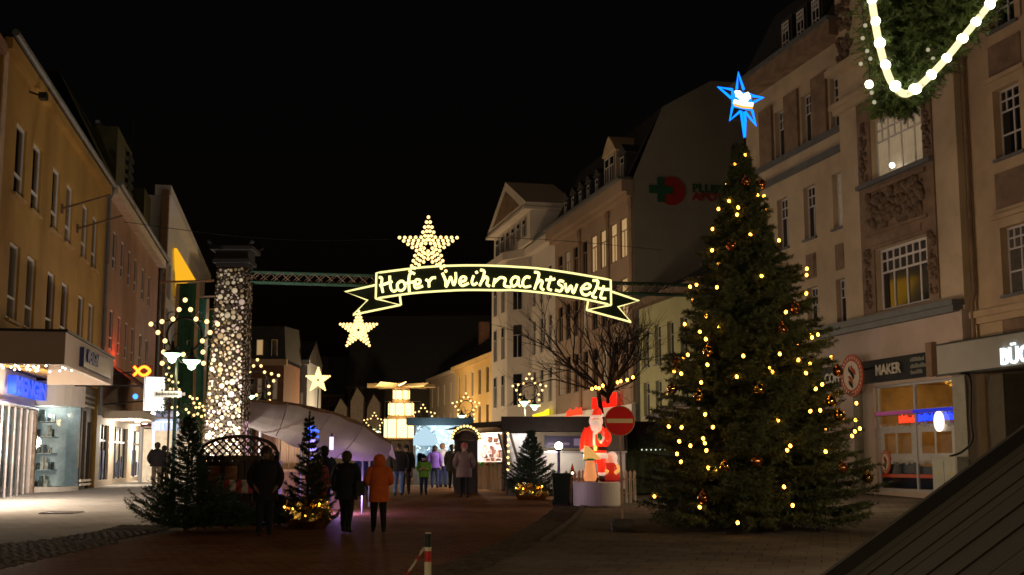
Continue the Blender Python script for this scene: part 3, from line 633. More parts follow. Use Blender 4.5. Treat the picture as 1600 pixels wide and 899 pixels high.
# ------------------------------------------------------------------ low green house in front of the gable
GU0, GU1 = -25.8, -15.5
Gh = house('green_house', 'low greenish plastered house in front of the blank gable wall', FR, GU0)
GRN = mat('green_plaster', (0.33, 0.32, 0.17), var=.12, scale=.6, bump=.1, bscale=25)
ws = []
for k in range(5):
    for z0, z1 in ((6.9, 9.0), (4.1, 6.0)): ws.append((.6+k*1.95, 1.55+k*1.95, z0, z1))
mb = MB().sheet(0, GU1-GU0, .6, 10.4, ws, 0, .25); shell(mb, 0, GU1-GU0, 8, .6, 10.4)
part('wall', mb, GRN, Gh)
for w in ws: window(Gh, *w, style='tee', y=.2, sillmat=LEAD)
part('eaves', MB().box(-.1, GU1-GU0+.1, -.5, 0, 10.2, 10.6), DSTONE, Gh)
part('roof', roof(MB(), 0, GU1-GU0, 0, 8, 10.6, 2.2, over=.3), SLATE, Gh)

# ------------------------------------------------------------------ yellow and pale houses farther along
def plain_house(name, label, fr, u0, u1, zb, ze, rows, n, m, rh=4.0, depth=10, sty='plain', ww=1.0, pane=None, rm=None):
    h = house(name, label, fr, u0); w = u1-u0; ws = []
    for z0, z1 in rows:
        for k in range(n): c = w*(k+.5)/n; ws.append((c-ww/2, c+ww/2, z0, z1))
    mb = MB().sheet(0, w, zb, ze, ws, 0, .14); shell(mb, 0, w, depth, zb, ze)
    part('wall', mb, m, h)
    for w_ in ws: window(h, *w_, style=sty, y=.08, sill=False, pane=pane)
    part('eaves', MB().box(-.1, w+.1, -.45, 0, ze-.25, ze+.1), m, h)
    part('roof', roof(MB(), 0, w, 0, depth, ze+.1, rh), rm or SLATE, h)
    return h
YEL = mat('yellow_plaster', (0.62, 0.42, 0.17), var=.1, scale=.5, bump=.1)
PAL = mat('pale_plaster', (0.52, 0.42, 0.32), var=.1, scale=.5, bump=.1)
y1 = plain_house('yellow_house', 'yellow three storey house beside the white corner house', FR, -82.0, -61.6, .8, 10.9, ((7.7, 10.0), (4.4, 6.7)), 6, YEL, ww=1.1)
y2 = plain_house('pale_house', 'pale ochre house at the far end of the yellow house', FR, -97.5, -82.3, .8, 10.7, ((7.5, 9.7), (4.4, 6.6)), 4, PAL, ww=1.0)
for hse, x in ((y1, 16), (y1, 5), (y2, 8)): part('chimney', MB().box(x-.5, x+.5, 4, 5, 13, 16.5), mat('chimney_brick', (.2, .1, .07)), hse)
# dark houses closing the street
FC = Frame(-34, 150, 1, -.05)
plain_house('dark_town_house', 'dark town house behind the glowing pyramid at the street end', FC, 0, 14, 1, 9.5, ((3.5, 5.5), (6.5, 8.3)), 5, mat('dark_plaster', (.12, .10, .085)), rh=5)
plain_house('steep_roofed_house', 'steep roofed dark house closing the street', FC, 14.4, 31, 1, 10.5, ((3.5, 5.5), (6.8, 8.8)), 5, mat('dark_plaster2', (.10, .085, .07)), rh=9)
tw = thing('church_tower', 'slim pale tower with pointed cap rising over the street end', 'tower', (-13.4, 165, 1))
part('shaft', MB().box(-1.5, 1.5, -1.5, 1.5, 0, 12.5), PAL, tw); part('cap', MB().add([(-1.8,-1.8,12.5), (1.8,-1.8,12.5), (1.8,1.8,12.5), (-1.8,1.8,12.5), (0,0,17)], [(0,1,4), (1,2,4), (2,3,4), (3,0,4), (0,3,2,1)]), SLATE, tw)
part('gallery', MB().box(-1.9, 1.9, -1.9, 1.9, 11.6, 12.0), PAL, tw)
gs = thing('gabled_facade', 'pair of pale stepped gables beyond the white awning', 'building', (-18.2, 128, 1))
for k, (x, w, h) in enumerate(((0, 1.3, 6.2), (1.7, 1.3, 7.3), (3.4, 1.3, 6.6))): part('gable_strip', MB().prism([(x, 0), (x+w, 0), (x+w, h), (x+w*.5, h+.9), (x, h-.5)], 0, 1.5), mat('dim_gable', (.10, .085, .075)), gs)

# ------------------------------------------------------------------ left row: ochre house with the optician-like shop
OU1 = 15.6
A = house('ochre_house', 'ochre plastered house with tall windows over the canopied shop', FL, -3.2)
def a_(x): return x+3.2
OCH = mat('mustard_plaster', (0.37, 0.205, 0.042), var=.22, scale=.5, bump=.12, bscale=25)
ws = []
for c in (-.55, 1.75, 4.85, 7.35, 10.65, 13.0):
    for z0, z1 in ((9.05, 11.1), (5.55, 7.7)): ws.append((a_(c-.66), a_(c+.66), z0, z1))
mb = MB().sheet(0, a_(OU1), 4.55, 12.75, ws, 0, .14)
mb.quad((0,12,.4), (0,0,4.55), (0,0,12.75), (0,12,12.75)); mb.quad((a_(OU1),0,.4), (a_(OU1),12,.4), (a_(OU1),12,12.75), (a_(OU1),0,12.75)); mb.quad((0,.5,4.6), (a_(OU1),.5,4.6), (a_(OU1),.5,12.75), (0,.5,12.75)); mb.quad((0,0,4.55), (a_(OU1),0,4.55), (a_(OU1),3,4.85), (0,3,4.85))
part('wall', mb, OCH, A)
for i, w in enumerate(ws): window(A, *w, style='low', pane=CURTAIN if i % 5 in (1, 3) else GLASS, y=.07, bar=.075, sillmat=mat('ochre_sill', (.4, .25, .1)))
part('eaves', MB().prism([(0, 12.5), (a_(OU1), 12.5), (a_(OU1), 12.82), (0, 12.82)], -.22, 0), OCH, A)
part('gutter', MB().tube([(-.1, -.3, 12.92), (a_(OU1)+.1, -.3, 12.92)], .1, 8), LEAD, A)
part('downpipe', MB().tube(catmull([(a_(OU1)-.1, -.3, 12.85), (a_(OU1)-.1, -.15, 12.4), (a_(OU1)-.1, -.12, 12), (a_(OU1)-.1, -.12, 3.5)], 5), .07, 8), LEAD, A)
part('roof', roof(MB(), 0.3, a_(OU1)-.3, 0.3, 12, 12.9, 1.0), SLATE, A)
for u, z in ((5.9, 10.0), (9.0, 9.9)):                     # brackets for the span wires
    part('wire_bracket', MB().tube([(a_(u), 0, z), (a_(u)-.4, -1.6, z+.45)], .035, 6).box(a_(u)-.1, a_(u)+.1, -.06, 0, z-.15, z+.15), mat('rust_metal', (.13, .07, .04)), A)
part('security_camera', MB().tube([(a_(.1), 0, 12.3), (a_(.1), -.3, 12.2)], .03, 6).box(a_(.0), a_(.3), -.5, -.28, 12.1, 12.28), DARKMETAL, A)
NB = house('corner_neighbour_house', 'plain brown house butting against the pale corner strip of the ochre house', FL, -14.0)
part('wall', MB().box(0, 10.75, .12, 12, .2, 12.5), mat('brown_plaster', (.28, .16, .09), var=.15, scale=.5), NB)
part('eaves', MB().box(0, 10.75, -.1, .12, 12.3, 12.6), mat('brown_plaster', (0,0,0)), NB); part('roof', roof(MB(), 0.3, 10.4, .4, 12, 12.62, 1.0, over=.2), SLATE, NB)
part('corner_strip', MB().box(-.02, .45, -.04, -.002, 4.8, 12.5), mat('pale_strip', (.5, .38, .24)), A)
# canopy
CAN = mat('canopy_beige', (.36, .29, .23), var=.08, scale=.8)
cu0, cz1 = FL.on(103, 519, -2); _, cz0 = FL.on(103, 571, -2); cu1 = FL.on(178, 560, -2)[0]
part('canopy', MB().box(a_(cu0), a_(cu1), -2.0, -1.85, cz0, cz1).box(a_(cu0), a_(cu0)+.15, -1.85, 0, cz0, cz1).box(a_(cu1)-.15, a_(cu1), -1.85, 0, cz0, cz1).box(a_(cu0)+.15, a_(cu1)-.15, -1.85, 0, cz1-.15, cz1), CAN, A)
part('canopy_flashing', MB().box(a_(cu0)-.03, a_(cu1)+.03, -2.05, 0, cz1+.002, cz1+.07), CABLE, A)
nb = part('navy_sign', MB().box(a_(FL.on(125, 540, -2)[0]), a_(FL.on(168, 562, -2)[0]), -2.12, -2.0, cz0+.12, cz1-.18), mat('navy_sign', (.012, .015, .07), rough=.3, var=.1, bump=0), A)
put('lettering', text_mesh('MENGIN', .5, .03, mat('navy_letter', (.03, .04, .16), rough=.3, var=0), bold=.01), A, (a_(FL.on(128, 560, -2)[0]), -2.15, cz0+.28))
# recessed shop front under the canopy
RY = 1.5; fl = lambda u: g(FL.p(u).y)
sw = MB().sheet(0, a_(11.0), .2, 4.68, [(a_(2.0), a_(10.7), .45, 3.5)], RY, .3)
part('shop_wall', sw, mat('shop_plaster', (.62, .52, .44), var=.06), A)
inn = MB(); x0, x1, ya, yb = a_(1.9), a_(10.9), RY+.3, RY+3
inn.quad((x0,yb,.3), (x1,yb,.3), (x1,yb,3.6), (x0,yb,3.6)); inn.quad((x0,ya,3.6), (x0,yb,3.6), (x1,yb,3.6), (x1,ya,3.6)); inn.quad((x0,ya,.42), (x1,ya,.42), (x1,yb,.42), (x0,yb,.42)); inn.quad((x1,yb,.3), (x1,ya,.3), (x1,ya,3.6), (x1,yb,3.6)); inn.quad((x0,ya,.3), (x0,yb,.3), (x0,yb,3.6), (x0,ya,3.6))
part('shop_interior', inn, mat('shop_inside', (.35, .33, .31), var=.3, scale=2), A)
lamp(A, (a_(7.5), RY+1.5, 3.3), 22, (1, .9, .78), .3, 'shop_light')
sh = MB()
for k in range(26):
    x = RNG.uniform(3, 10.5); z = RNG.choice((.45, .9, 1.35, 1.8)); sh.box(a_(x), a_(x)+RNG.uniform(.1, .4), RY+.8, RY+1.4, z, z+RNG.uniform(.1, .4))
part('display', sh, mat('display_goods', (.12, .14, .13), var=.8, scale=4), A, kind='stuff')
gr = MB()
for k in range(10): u = 2.0+k*8.7/9; gr.box(a_(u)-.03, a_(u)+.03, RY-.03, RY+.02, .4, 3.5)
part('grille_bars', gr, mat('grille_metal', (.5, .45, .45), rough=.35, metal=.4), A)
part('grille_rail', MB().tube([(a_(1.8), RY-.12, 3.55), (a_(10.8), RY-.12, 3.55)], .06, 8).box(a_(1.9), a_(10.8), RY-.1, RY+.05, .36, .46), mat('grille_metal', (0,0,0)), A)
part('shop_glass', pane(a_(2.0), a_(10.7), RY+.125, .45, 3.5), clear_glass('shop_glass'), A)
mu, mz = FL.on(20, 613, RY-.3); mu2, mzt = FL.on(20, 590, RY-.3); me_, _ = FL.on(68, 622, RY-.3)
tm = text_mesh('MENGIN', .72, .28, mat('blue_letter', (.02, .06, .4), rough=.3, var=.15, scale=8, bump=0, emit=(.01, .09, 1.0), es=.75), bold=.03)
wd_ = max(v.co.x for v in tm.vertices)
for v in tm.vertices: v.co.x *= (me_-mu)/wd_; v.co.z *= (mzt-mz)/.72*1.65
put('lettering', tm, A, (a_(mu), RY-.25, mz))
part('stone_jamb', MB().box(a_(10.75), a_(11.0), RY-.12, RY+.02, .3, 3.6), mat('rough_stone', (.4, .3, .22), var=.5, scale=6, bump=.6), A)
# curved lit vitrine at the corner
vit = MB(); arc = [(a_(11.05)+1.9*(1-math.cos(t*math.pi/14)), RY-1.35*math.sin(t*math.pi/14)) for t in range(8)]
for (xa, ya), (xb, yb) in zip(arc, arc[1:]): vit.quad((xa,ya,.75), (xb,yb,.75), (xb,yb,3.7), (xa,ya,3.7))
part('vitrine_glass', vit, clear_glass('shop_glass'), A)
base = MB().slab(arc + [(a_(12.9), RY+1.0), (a_(11.05), RY+1.0)], .35, .75); vtop = MB().slab([(x+.05, y-.08) for x, y in arc] + [(a_(12.9), RY+1.0), (a_(11.05), RY+1.0)], 3.7, 4.6)
part('vitrine_base', base, mat('white_panel', (.68, .62, .56), var=.06), A); part('vitrine_top', vtop, mat('white_panel', (0,0,0)), A)
part('vitrine_back', MB().box(a_(11.1), a_(12.95), RY+.35, RY+.4, .75, 3.7), mat('vitrine_back', (.5, .55, .55), var=.4, scale=2, emit=(.75, .95, .95), es=.10), A)
part('vitrine_side', MB().box(a_(12.93), a_(12.98), .2, RY+.4, .75, 3.7), mat('vitrine_back', (0,0,0)), A)
vg = MB()
vsh = MB()
for z in (1.35, 1.95, 2.55, 3.1): vsh.box(a_(11.5), a_(12.85), RY-.55, RY+.3, z, z+.025)
part('vitrine_shelf', vsh, GREYMETAL, A)
vg2 = MB()
for k in range(70):
    x = RNG.uniform(11.45, 12.7); z = RNG.choice((.75, 1.375, 1.975, 2.575, 3.125)); y = RNG.uniform(-.5, .2); (vg if k % 2 else vg2).box(a_(x), a_(x)+RNG.uniform(.05, .2), RY+y, RY+y+.12, z, z+RNG.uniform(.1, .45))
part('vitrine_goods', vg2, mat('pale_goods', (.55, .55, .5), var=.5, scale=5), A, kind='stuff')
part('vitrine_goods', vg, mat('vitrine_goods', (.1, .13, .14), var=.8, scale=5), A, kind='stuff')
lamp(A, (a_(12.0), RY-.25, 3.5), 10, (.95, 1, .95), .15, 'vitrine_light')
sd = MB().sheet(a_(12.9), a_(OU1), .3, 4.55, [(a_(13.2), a_(14.0), 1.0, 3.6), (a_(14.3), a_(15.2), .62, 3.2)], .15, .3)
part('side_wall', sd, mat('dark_cladding', (.15, .12, .10), var=.2), A)
for z in (.75, .9, 3.75, 3.95, 4.15): part('metal_strip', MB().box(a_(12.92), a_(OU1)-.1, .08, .14, z, z+.08), mat('strip_metal', (.5, .46, .42), rough=.3, metal=.5), A)
part('side_pane', MB().box(a_(13.2), a_(14.0), .34, .36, 1.0, 3.6), mat('warm_pane', (.1, .08, .06), rough=.15, emit=(1, .8, .55), es=.10, var=.6, scale=3), A)
part('door', MB().box(a_(14.3), a_(15.2), .34, .38, .62, 3.2), mat('dark_green_door', (.012, .022, .014), rough=.4), A)
# fairy lights under the canopy
FLT = thing('fairy_light_net', 'white fairy lights strung under the canopy beside the blue shop lettering', 'fairy lights', FL.p(-1.5, -1.0, cz0+.45), FL.rz)
for k in range(64):
    x, y = RNG.uniform(-.2, 5.6), RNG.uniform(-.75, 1.9)
    if 'fb' not in WIN: WIN['fb'] = MB().ball((0,0,0), .03, 6, 4).mesh('bulb', glow('fairy_bulb', (1, .86, .66), 14))
    put('bulb', WIN['fb'], FLT, (x, y, -.06-RNG.uniform(0, .1)))
part('wire', MB().tube([(-.3+.6*i, -.7+2.4*(i % 2), -.03) for i in range(11)], .008, 4), CABLE, FLT)
for x, y in ((1.5, 1.5), (4.0, 1.6), (6.5, 1.7)): lamp(FLT, (x, y, -2.1), 120, (1, .86, .70), .25, 'bulb_light')
# ------------------------------------------------------------------ left row: rose plastered house
BU0, BU1 = 15.7, 36.0
Bh = house('rose_house', 'rose plastered house with dark mansard roof beyond the ochre house', FL, BU0)
ROSE = mat('rose_plaster', (0.27, 0.15, 0.095), var=.22, scale=.5, bump=.12, bscale=25)
ws = []
for px in (168, 178.5, 191.5, 203, 213, 225, 235):
    u = FL.on(px, 400)[0]-BU0
    for z0, z1 in ((9.85, 11.5), (6.4, 8.1)): ws.append((u-.5, u+.5, z0, z1))
w_ = BU1-BU0
mb = MB().sheet(0, w_, 3.9, 12.9, ws, 0, .09); shell(mb, 0, w_, 11, 3.9, 12.9)
part('wall', mb, ROSE, Bh)
for w in ws: window(Bh, *w, style='low', y=.03, bar=.06, sill=False)
part('eaves', MB().prism([(0, 12.6), (w_, 12.6), (w_, 13.0), (0, 13.0)], -.4, 0), mat('eaves_cream', (.5, .4, .3)), Bh)
part('gutter', MB().tube([(0, -.5, 13.08), (w_+.1, -.5, 13.08)], .1, 8), LEAD, Bh)
part('downpipe', MB().tube(catmull([(w_-.1, -.5, 13.0), (w_-.1, -.2, 12.4), (w_-.1, -.12, 12), (w_-.1, -.12, 1)], 5), .09, 8), LEAD, Bh)
part('mansard_roof', MB().add([(0,-.2,13.1), (w_,-.2,13.1), (w_,2.2,17.8), (0,2.2,17.8), (w_,11,18.5), (0,11,18.5)], [(0,1,2,3), (3,2,4,5)]), mat('olive_roof', (.06, .055, .02), var=.3), Bh)
part('louvred_dormer', MB().box(3.5, 8.5, .2, 3, 13.7, 16.4), mat('olive_roof', (0,0,0)), Bh)
for k in range(5): part('louvre', MB().box(6.4, 8.2, .05, .2, 14.1+k*.42, 14.3+k*.42), CABLE, Bh)
part('gable_end', MB().box(w_-3, w_, .6, 8, 13.6, 16.6), mat('olive_roof', (0,0,0)), Bh)
an = thing('roof_aerial', 'slim mobile antenna panels on the roof behind the rose house', 'antenna', at(149, 258, 54), FL.rz)
for k in range(3): part('panel', MB().box(k*.28, k*.28+.1, -.1, .1, 1.0, 2.05), GREYMETAL, an); part('mast', MB().tube([(k*.28+.05, .12, -.6), (k*.28+.05, .12, 2)], .03, 5), DARKMETAL, an)
am = thing('roof_mast', 'thin roof mast with a branching aerial on the rose house', 'antenna', at(202, 300, 60), FL.rz)
part('pole', MB().tube([(0,0,-.2), (0,0,3.6)], .05, 6).tube([(.25,0,-.2), (.25,0,2.6)], .03, 5), DARKMETAL, am); part('cross_arm', MB().tube([(-.1,0,2.2), (.3,0,2.4)], .03, 5).tube([(-.15,0,3.5), (.1,0,3.2)], .03, 5), DARKMETAL, am)
# shop storey: brown awning, beige canopy, lit windows
sw = MB().sheet(0, w_, .4, 3.9, [(1.0, 3.6, .9, 3.2), (5.2, 9.8, .9, 3.2), (11.5, 18.5, .9, 3.2)], 0, .3)
part('shop_wall', sw, mat('shop_stone', (.42, .34, .26), var=.15), Bh)
LITSHOP = mat('lit_shop_pane', (.3, .28, .25), rough=.2, var=.5, scale=2, bump=0, emit=(1, .80, .55), es=.35)
LITSHOP2 = mat('bright_shop_pane', (.4, .38, .35), rough=.2, var=.5, scale=1.5, bump=0, emit=(1, .88, .7), es=1.1)
for (a, b), m in (((1.0, 3.6), LITSHOP), ((5.2, 9.8), LITSHOP), ((11.5, 18.5), LITSHOP2)):
    part('shop_pane', MB().box(a, b, .24, .28, .9, 3.2), m, Bh)
    fr_ = MB()
    for k in range(4): x = a+(b-a)*k/3; fr_.box(x-.06, x+.06, .12, .22, .9, 3.2)
    fr_.box(a, b, .12, .22, 2.5, 2.58); part('shop_frame', fr_, DARKMETAL, Bh)
    gd = MB()
    for k in range(int((b-a)*3)): x = RNG.uniform(a+.1, b-.3); gd.box(x, x+RNG.uniform(.12, .4), .16, .23, .95, RNG.uniform(1.2, 2.3))
    part('display_goods', gd, mat('shop_goods', (.05, .06, .12), var=.9, scale=3), Bh, kind='stuff')
part('shop_canopy', MB().box(1.5, 19.0, -1.6, 0, 3.45, 3.75), mat('canopy_tan', (.5, .42, .33), var=.06), Bh)
lamp(Bh, (4.0, -.8, 2.9), 90, (1, .88, .72), .3, 'canopy_light'); lamp(Bh, (11.5, -.8, 2.9), 110, (1, .88, .7), .3, 'canopy_light')
for k in range(6): part('downlight', MB().lathe([(.01,0), (.12,0), (.12,.03), (.01,.03)], (3+k*2.7, -.9, 3.41), 10), glow('downlight', (1, .9, .7), 6, False), Bh)
aw = thing('brown_awning', 'dark brown sloped shop awning edged by red glow below the fish sign', 'awning', FL.p(BU0+1.2, 0, 3.8), FL.rz)
part('cloth', MB().add([(0,-.02,2.0), (9,-.02,2.0), (9,-2.2,.4), (0,-2.2,.4), (0,-2.2,.1), (9,-2.2,.1)], [(0,3,2,1), (3,4,5,2)]), mat('awning_cloth', (.05, .025, .02), var=.2), aw)
for x in (0, 9): part('arm', MB().tube([(x,-.05,.2), (x,-2.2,.4)], .03, 5), DARKMETAL, aw)
# neon fish and the white light box
fs = thing('neon_fish_sign', 'red neon fish outline sign above the brown awning', 'sign', at(222, 580, 48))
pt = [(-.30,.14), (-.22,0), (-.30,-.14)]
k_ = 48/FPX
body = catmull([(-13*k_,0,7*k_), (-8*k_,0,2*k_), (-2*k_,0,-5*k_), (5*k_,0,-6.5*k_), (12*k_,0,0), (5*k_,0,6.5*k_), (-2*k_,0,5*k_), (-8*k_,0,-2*k_), (-13*k_,0,-7*k_)], 6)
part('tube', MB().tube(body, .055, 6), glow('neon_red', (1, .13, .01), 7), fs)
part('back_plate', MB().box(-.4, .38, .06, .1, -.22, .22), mat('plate_dark', (.05, .02, .02)), fs)
part('bracket', MB().tube([(.0,.1,0), (-1.2, 1.2, 0), tuple(FL.p(13.6, 0, fs.location.z) - fs.location)], .03, 5), DARKMETAL, fs)
lamp(fs, (-2.5, 6.2, 1.0), 16, (1, .07, .02), .15, 'neon_glow')
lb = thing('white_light_box', 'glowing white projecting light box beside the street name plate', 'sign', at(241, 616, 47), .55)
part('box', MB().box(-.36, .36, -.1, .1, -.62, .62), glow('white_box', (1, .95, .88), 2.6), lb)
part('frame', MB().tube([(-.38,-.1,-.64), (.38,-.1,-.64), (.38,-.1,.64), (-.38,-.1,.64)], .03, 4, closed=True), GREYMETAL, lb)
part('bracket', MB().tube([(-.3,.1,.3), (-3.0, 1.5, .3)], .03, 5), DARKMETAL, lb)
part('blue_lamp', MB().ball((-.75, -.2, -.12), .1, 8, 6), glow('blue_dot', (.05, .25, 1), 3), lb)
# ------------------------------------------------------------------ white tall house, yellow lit top, flags
CU0, CU1 = 36.2, 72
Ch = house('white_tall_house', 'tall white commercial house with yellow lit top and green flags', FL, CU0)
TW = mat('tall_white', (.52, .52, .55), var=.1, scale=.4, bump=.05)
w_ = CU1-CU0; zt = 16.9
ws = [(4+k*4.0, 6.6+k*4.0, z, z+2.2) for k in range(8) for z in (5.5, 8.7, 11.6)]
mb = MB().sheet(0, w_, 4.2, zt, ws, 0, .3); shell(mb, 0, w_, 14, 4.2, zt)
part('wall', mb, TW, Ch)
for w in ws: window(Ch, *w, style='two', y=.25, sill=False)
part('parapet', MB().box(-.1, w_, -.5, 0.4, zt, zt+.6), TW, Ch)
part('yellow_light_panel', MB().prism([(FL.on(a, b, -.2)[0]-CU0, FL.on(a, b, -.2)[1]) for a, b in ((278, 468), (291, 441), (304, 438), (274, 388))], -.3, -.1), glow('yellow_panel', (1.0, .48, .02), .9), Ch)
part('corner_fin', MB().box(-.2, .3, -.4, 0, 4, zt+.3), mat('fin_brown', (.22, .13, .08)), Ch)
lamp(Ch, (1.5, -3.5, 9), 22, (.75, .8, 1.0), .3, 'wall_light')
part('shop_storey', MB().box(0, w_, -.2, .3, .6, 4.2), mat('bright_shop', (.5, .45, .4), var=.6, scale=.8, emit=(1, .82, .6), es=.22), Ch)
sf = MB()
for k in range(16): sf.box(k*2.2, k*2.2+.25, -.35, -.2, .7, 3.6)
sf.box(0, w_, -.4, -.2, 3.5, 3.75); part('shop_frames', sf, DARKMETAL, Ch)
for i, (px, py, Y) in enumerate(((312, 440, 66), (327, 464, 74), (342, 484, 82))):
    fu = FL.on(px-20, py)[0]
    p = at(px, py, Y)
    fg = thing('hanging_flag', ['tall green flag with pale edges hanging nearest the yellow panel', 'green flag hanging between two other flags on the white house', 'green flag hanging beside the round wood clad column'][i], 'flag', p, .0, 'green flags on the white house')
    part('pole', MB().tube([(-2.2, .3, 0), (.75, 0, .05)], .06, 6), mat('pole_brown', (.5, .32, .2)), fg)
    cl = MB(); n = 7; Lf = 8.0+i*.6
    def row(z): return [(-1.25+1.25*j/n, .08*math.sin(j*1.3+z), z) for j in range(n+1)]
    zs = [-.1-Lf*k/10 for k in range(11)]
    for k in range(10):
        r0, r1 = row(zs[k]), row(zs[k+1])
        for j in range(n): cl.quad(r0[j], r1[j], r1[j+1], r0[j+1], 1 if j in (0, n-1) else 0)
    part('cloth', cl, [mat('flag_green', (.02, .085, .04), var=.25), mat('flag_edge', (.42, .28, .15), var=.1)], fg, smooth=True)
st = thing('shop_light_sign', 'pale blue lit shop sign reading SITTE over a bright entrance', 'sign', at(258, 664, 57), .1)
part('panel', MB().box(-.6, .6, 0, .12, -.27, .27), mat('panel_blue', (.3, .35, .5), emit=(.5, .62, 1.0), es=.30, var=.1), st)
put('lettering', text_mesh('SITTE', .50, .05, glow('sign_white', (.8, .9, 1), 1.6), 'CENTER', bold=.012, sx=.78), st, (0, -.04, -.18))
part('post', MB().box(-.55, -.45, .05, .15, -2.6, -.27).box(.45, .55, .05, .15, -2.6, -.27), GREYMETAL, st)
part('upper_panel', MB().box(-.5, .45, .3, .4, .35, .8), mat('panel_grey', (.3, .3, .4), emit=(.6, .65, 1.0), es=.12), st)
for x in (-.55, .5): part('globe_lamp', MB().ball((x, -.02, .5), .11, 8, 6), glow('globe', (1, .9, .75), 4), st)
ent = thing('lit_shop_entrance', 'bright cream lit shop entrance below the SITTE sign', 'shop front', gnd(-16.6, 59.5), .1)
part('back_wall', MB().box(-.9, 1.6, .4, .5, 0, 2.5), mat('entrance_back', (.5, .42, .34), var=.5, scale=3, emit=(1, .78, .5), es=.55), ent)
part('jamb', MB().box(-1.0, -.9, 0, .5, 0, 2.6).box(1.6, 1.7, 0, .5, 0, 2.6), TW, ent); part('lintel', MB().box(-1.0, 1.7, 0, .5, 2.6, 2.9), mat('lintel_red', (.12, .03, .04)), ent)
# far left houses
FF = Frame(-25.0, 118, -.25, 1)
BR = mat('red_brick', (.13, .06, .04), var=.2, scale=2)
hh = thing('gabled_brick_house', 'brick and cream house with dark mansard at the left street end', 'building', at(418, 700, 100))
hh.location.z = 1.0
k = 100/FPX
mb = MB().sheet(-3.0, 1.15, 0, 8.6, [(-1.6+i*.62, -1.2+i*.62, 5.6, 7.3) for i in range(4)], 0, .2); mb.quad((1.15,0,0), (1.15,8,0), (1.15,8,8.6), (1.15,0,8.6)); mb.quad((-3,.25,0),(1.15,.25,0),(1.15,.25,8.6),(-3,.25,8.6))
part('wall', mb, BR, hh)
for i in range(4): window(hh, -1.6+i*.62, -1.2+i*.62, 5.6, 7.3, 'tee', y=.15, sill=False, pane=LITDIM if i % 2 else GLASS)
part('cornice', MB().box(-3.1, 1.4, -.4, .2, 8.3, 8.8), PINK, hh)
part('mansard_roof', MB().add([(-3.1,-.2,8.8), (1.3,-.2,8.8), (.9,1.2,11.6), (-3.1,1.2,11.6), (.9,8,12), (-3.1,8,12), (1.3,8,8.8)], [(0,1,2,3), (3,2,4,5), (1,6,4,2)]), SLATE, hh)
window(hh, -1.1, -.55, 9.0, 10.4, 'plain', y=-.05, sill=False, pane=LITWARM); window(hh, .1, .6, 9.0, 10.4, 'plain', y=-.05, sill=False)
hh2 = thing('pale_blue_house', 'small pale blue grey house with yellow shutters at the street end', 'building', at(452, 700, 108)); hh2.location.z = 1.0
ws2 = [(-.75+i*.52, -.45+i*.52, 4.6, 6.6) for i in range(4)]
mb = MB().sheet(-1.0, 1.4, 0, 9.3, ws2, 0, .2); mb.quad((1.4,0,0), (1.4,8,0), (1.4,8,9.3), (1.4,0,9.3)); mb.quad((-1,.25,0),(1.4,.25,0),(1.4,.25,9.3),(-1,.25,9.3))
part('wall', mb, mat('pale_blue_plaster', (.22, .24, .28), var=.08), hh2)
for w in ws2: window(hh2, *w, style='plain', y=.1, sill=False, pane=LITDIM)
part('cornice', MB().box(-1.1, 1.6, -.3, .2, 9.0, 9.4), mat('pale_blue_plaster', (0,0,0)), hh2); part('string_course', MB().box(-1.0, 1.4, -.1, 0, 7.2, 7.4), mat('pale_blue_plaster', (0,0,0)), hh2)
part('roof', roof(MB(), -1.0, 1.4, 0, 8, 9.4, 2, over=.1), SLATE, hh2)
# ------------------------------------------------------------------ trees
def np_mesh(name, V, F, m):
    me = bpy.data.meshes.new(name); nv, nf = len(V), len(F); k = F.shape[1]
    me.vertices.add(nv); me.vertices.foreach_set('co', V.astype(np.float32).ravel())
    me.loops.add(nf*k); me.loops.foreach_set('vertex_index', F.astype(np.int32).ravel())
    me.polygons.add(nf); me.polygons.foreach_set('loop_start', np.arange(0, nf*k, k, dtype=np.int32)); me.polygons.foreach_set('loop_total', np.full(nf, k, dtype=np.int32))
    me.materials.append(m); me.update(calc_edges=True); me.validate()
    return me
def needles(A, D, L, n, nl, nw, rs, fwd=.55):      # twig starts A, unit directions D, lengths L -> triangles
    k = len(A); t = rs.rand(k, n)**.9
    base = A[:, None, :] + D[:, None, :]*(t*L[:, None])[..., None]
    rnd = rs.randn(k, n, 3); rnd -= (rnd*D[:, None, :]).sum(-1, keepdims=True)*D[:, None, :]; rnd /= np.linalg.norm(rnd, axis=-1, keepdims=True)+1e-9
    d = D[:, None, :]*fwd + rnd*(1-fwd*.4); d /= np.linalg.norm(d, axis=-1, keepdims=True)
    side = np.cross(d, rs.randn(k, n, 3)); side /= np.linalg.norm(side, axis=-1, keepdims=True)+1e-9
    ln = nl*rs.uniform(.6, 1.2, (k, n, 1)); w = nw*rs.uniform(.7, 1.2, (k, n, 1))
    V = np.stack([base+side*w, base-side*w, base+d*ln], 2).reshape(-1, 3)
    return V, np.arange(len(V)).reshape(-1, 3)
NEEDLE = mat('spruce_needles', (0.07, 0.085, 0.033), rough=.6, var=.55, scale=2.2, bump=0)
NEEDLE2 = mat('fir_needles', (0.035, 0.062, 0.03), rough=.6, var=.55, scale=4, bump=0)
BARK = mat('bark', (.05, .035, .025), var=.4, scale=8, bump=.6)
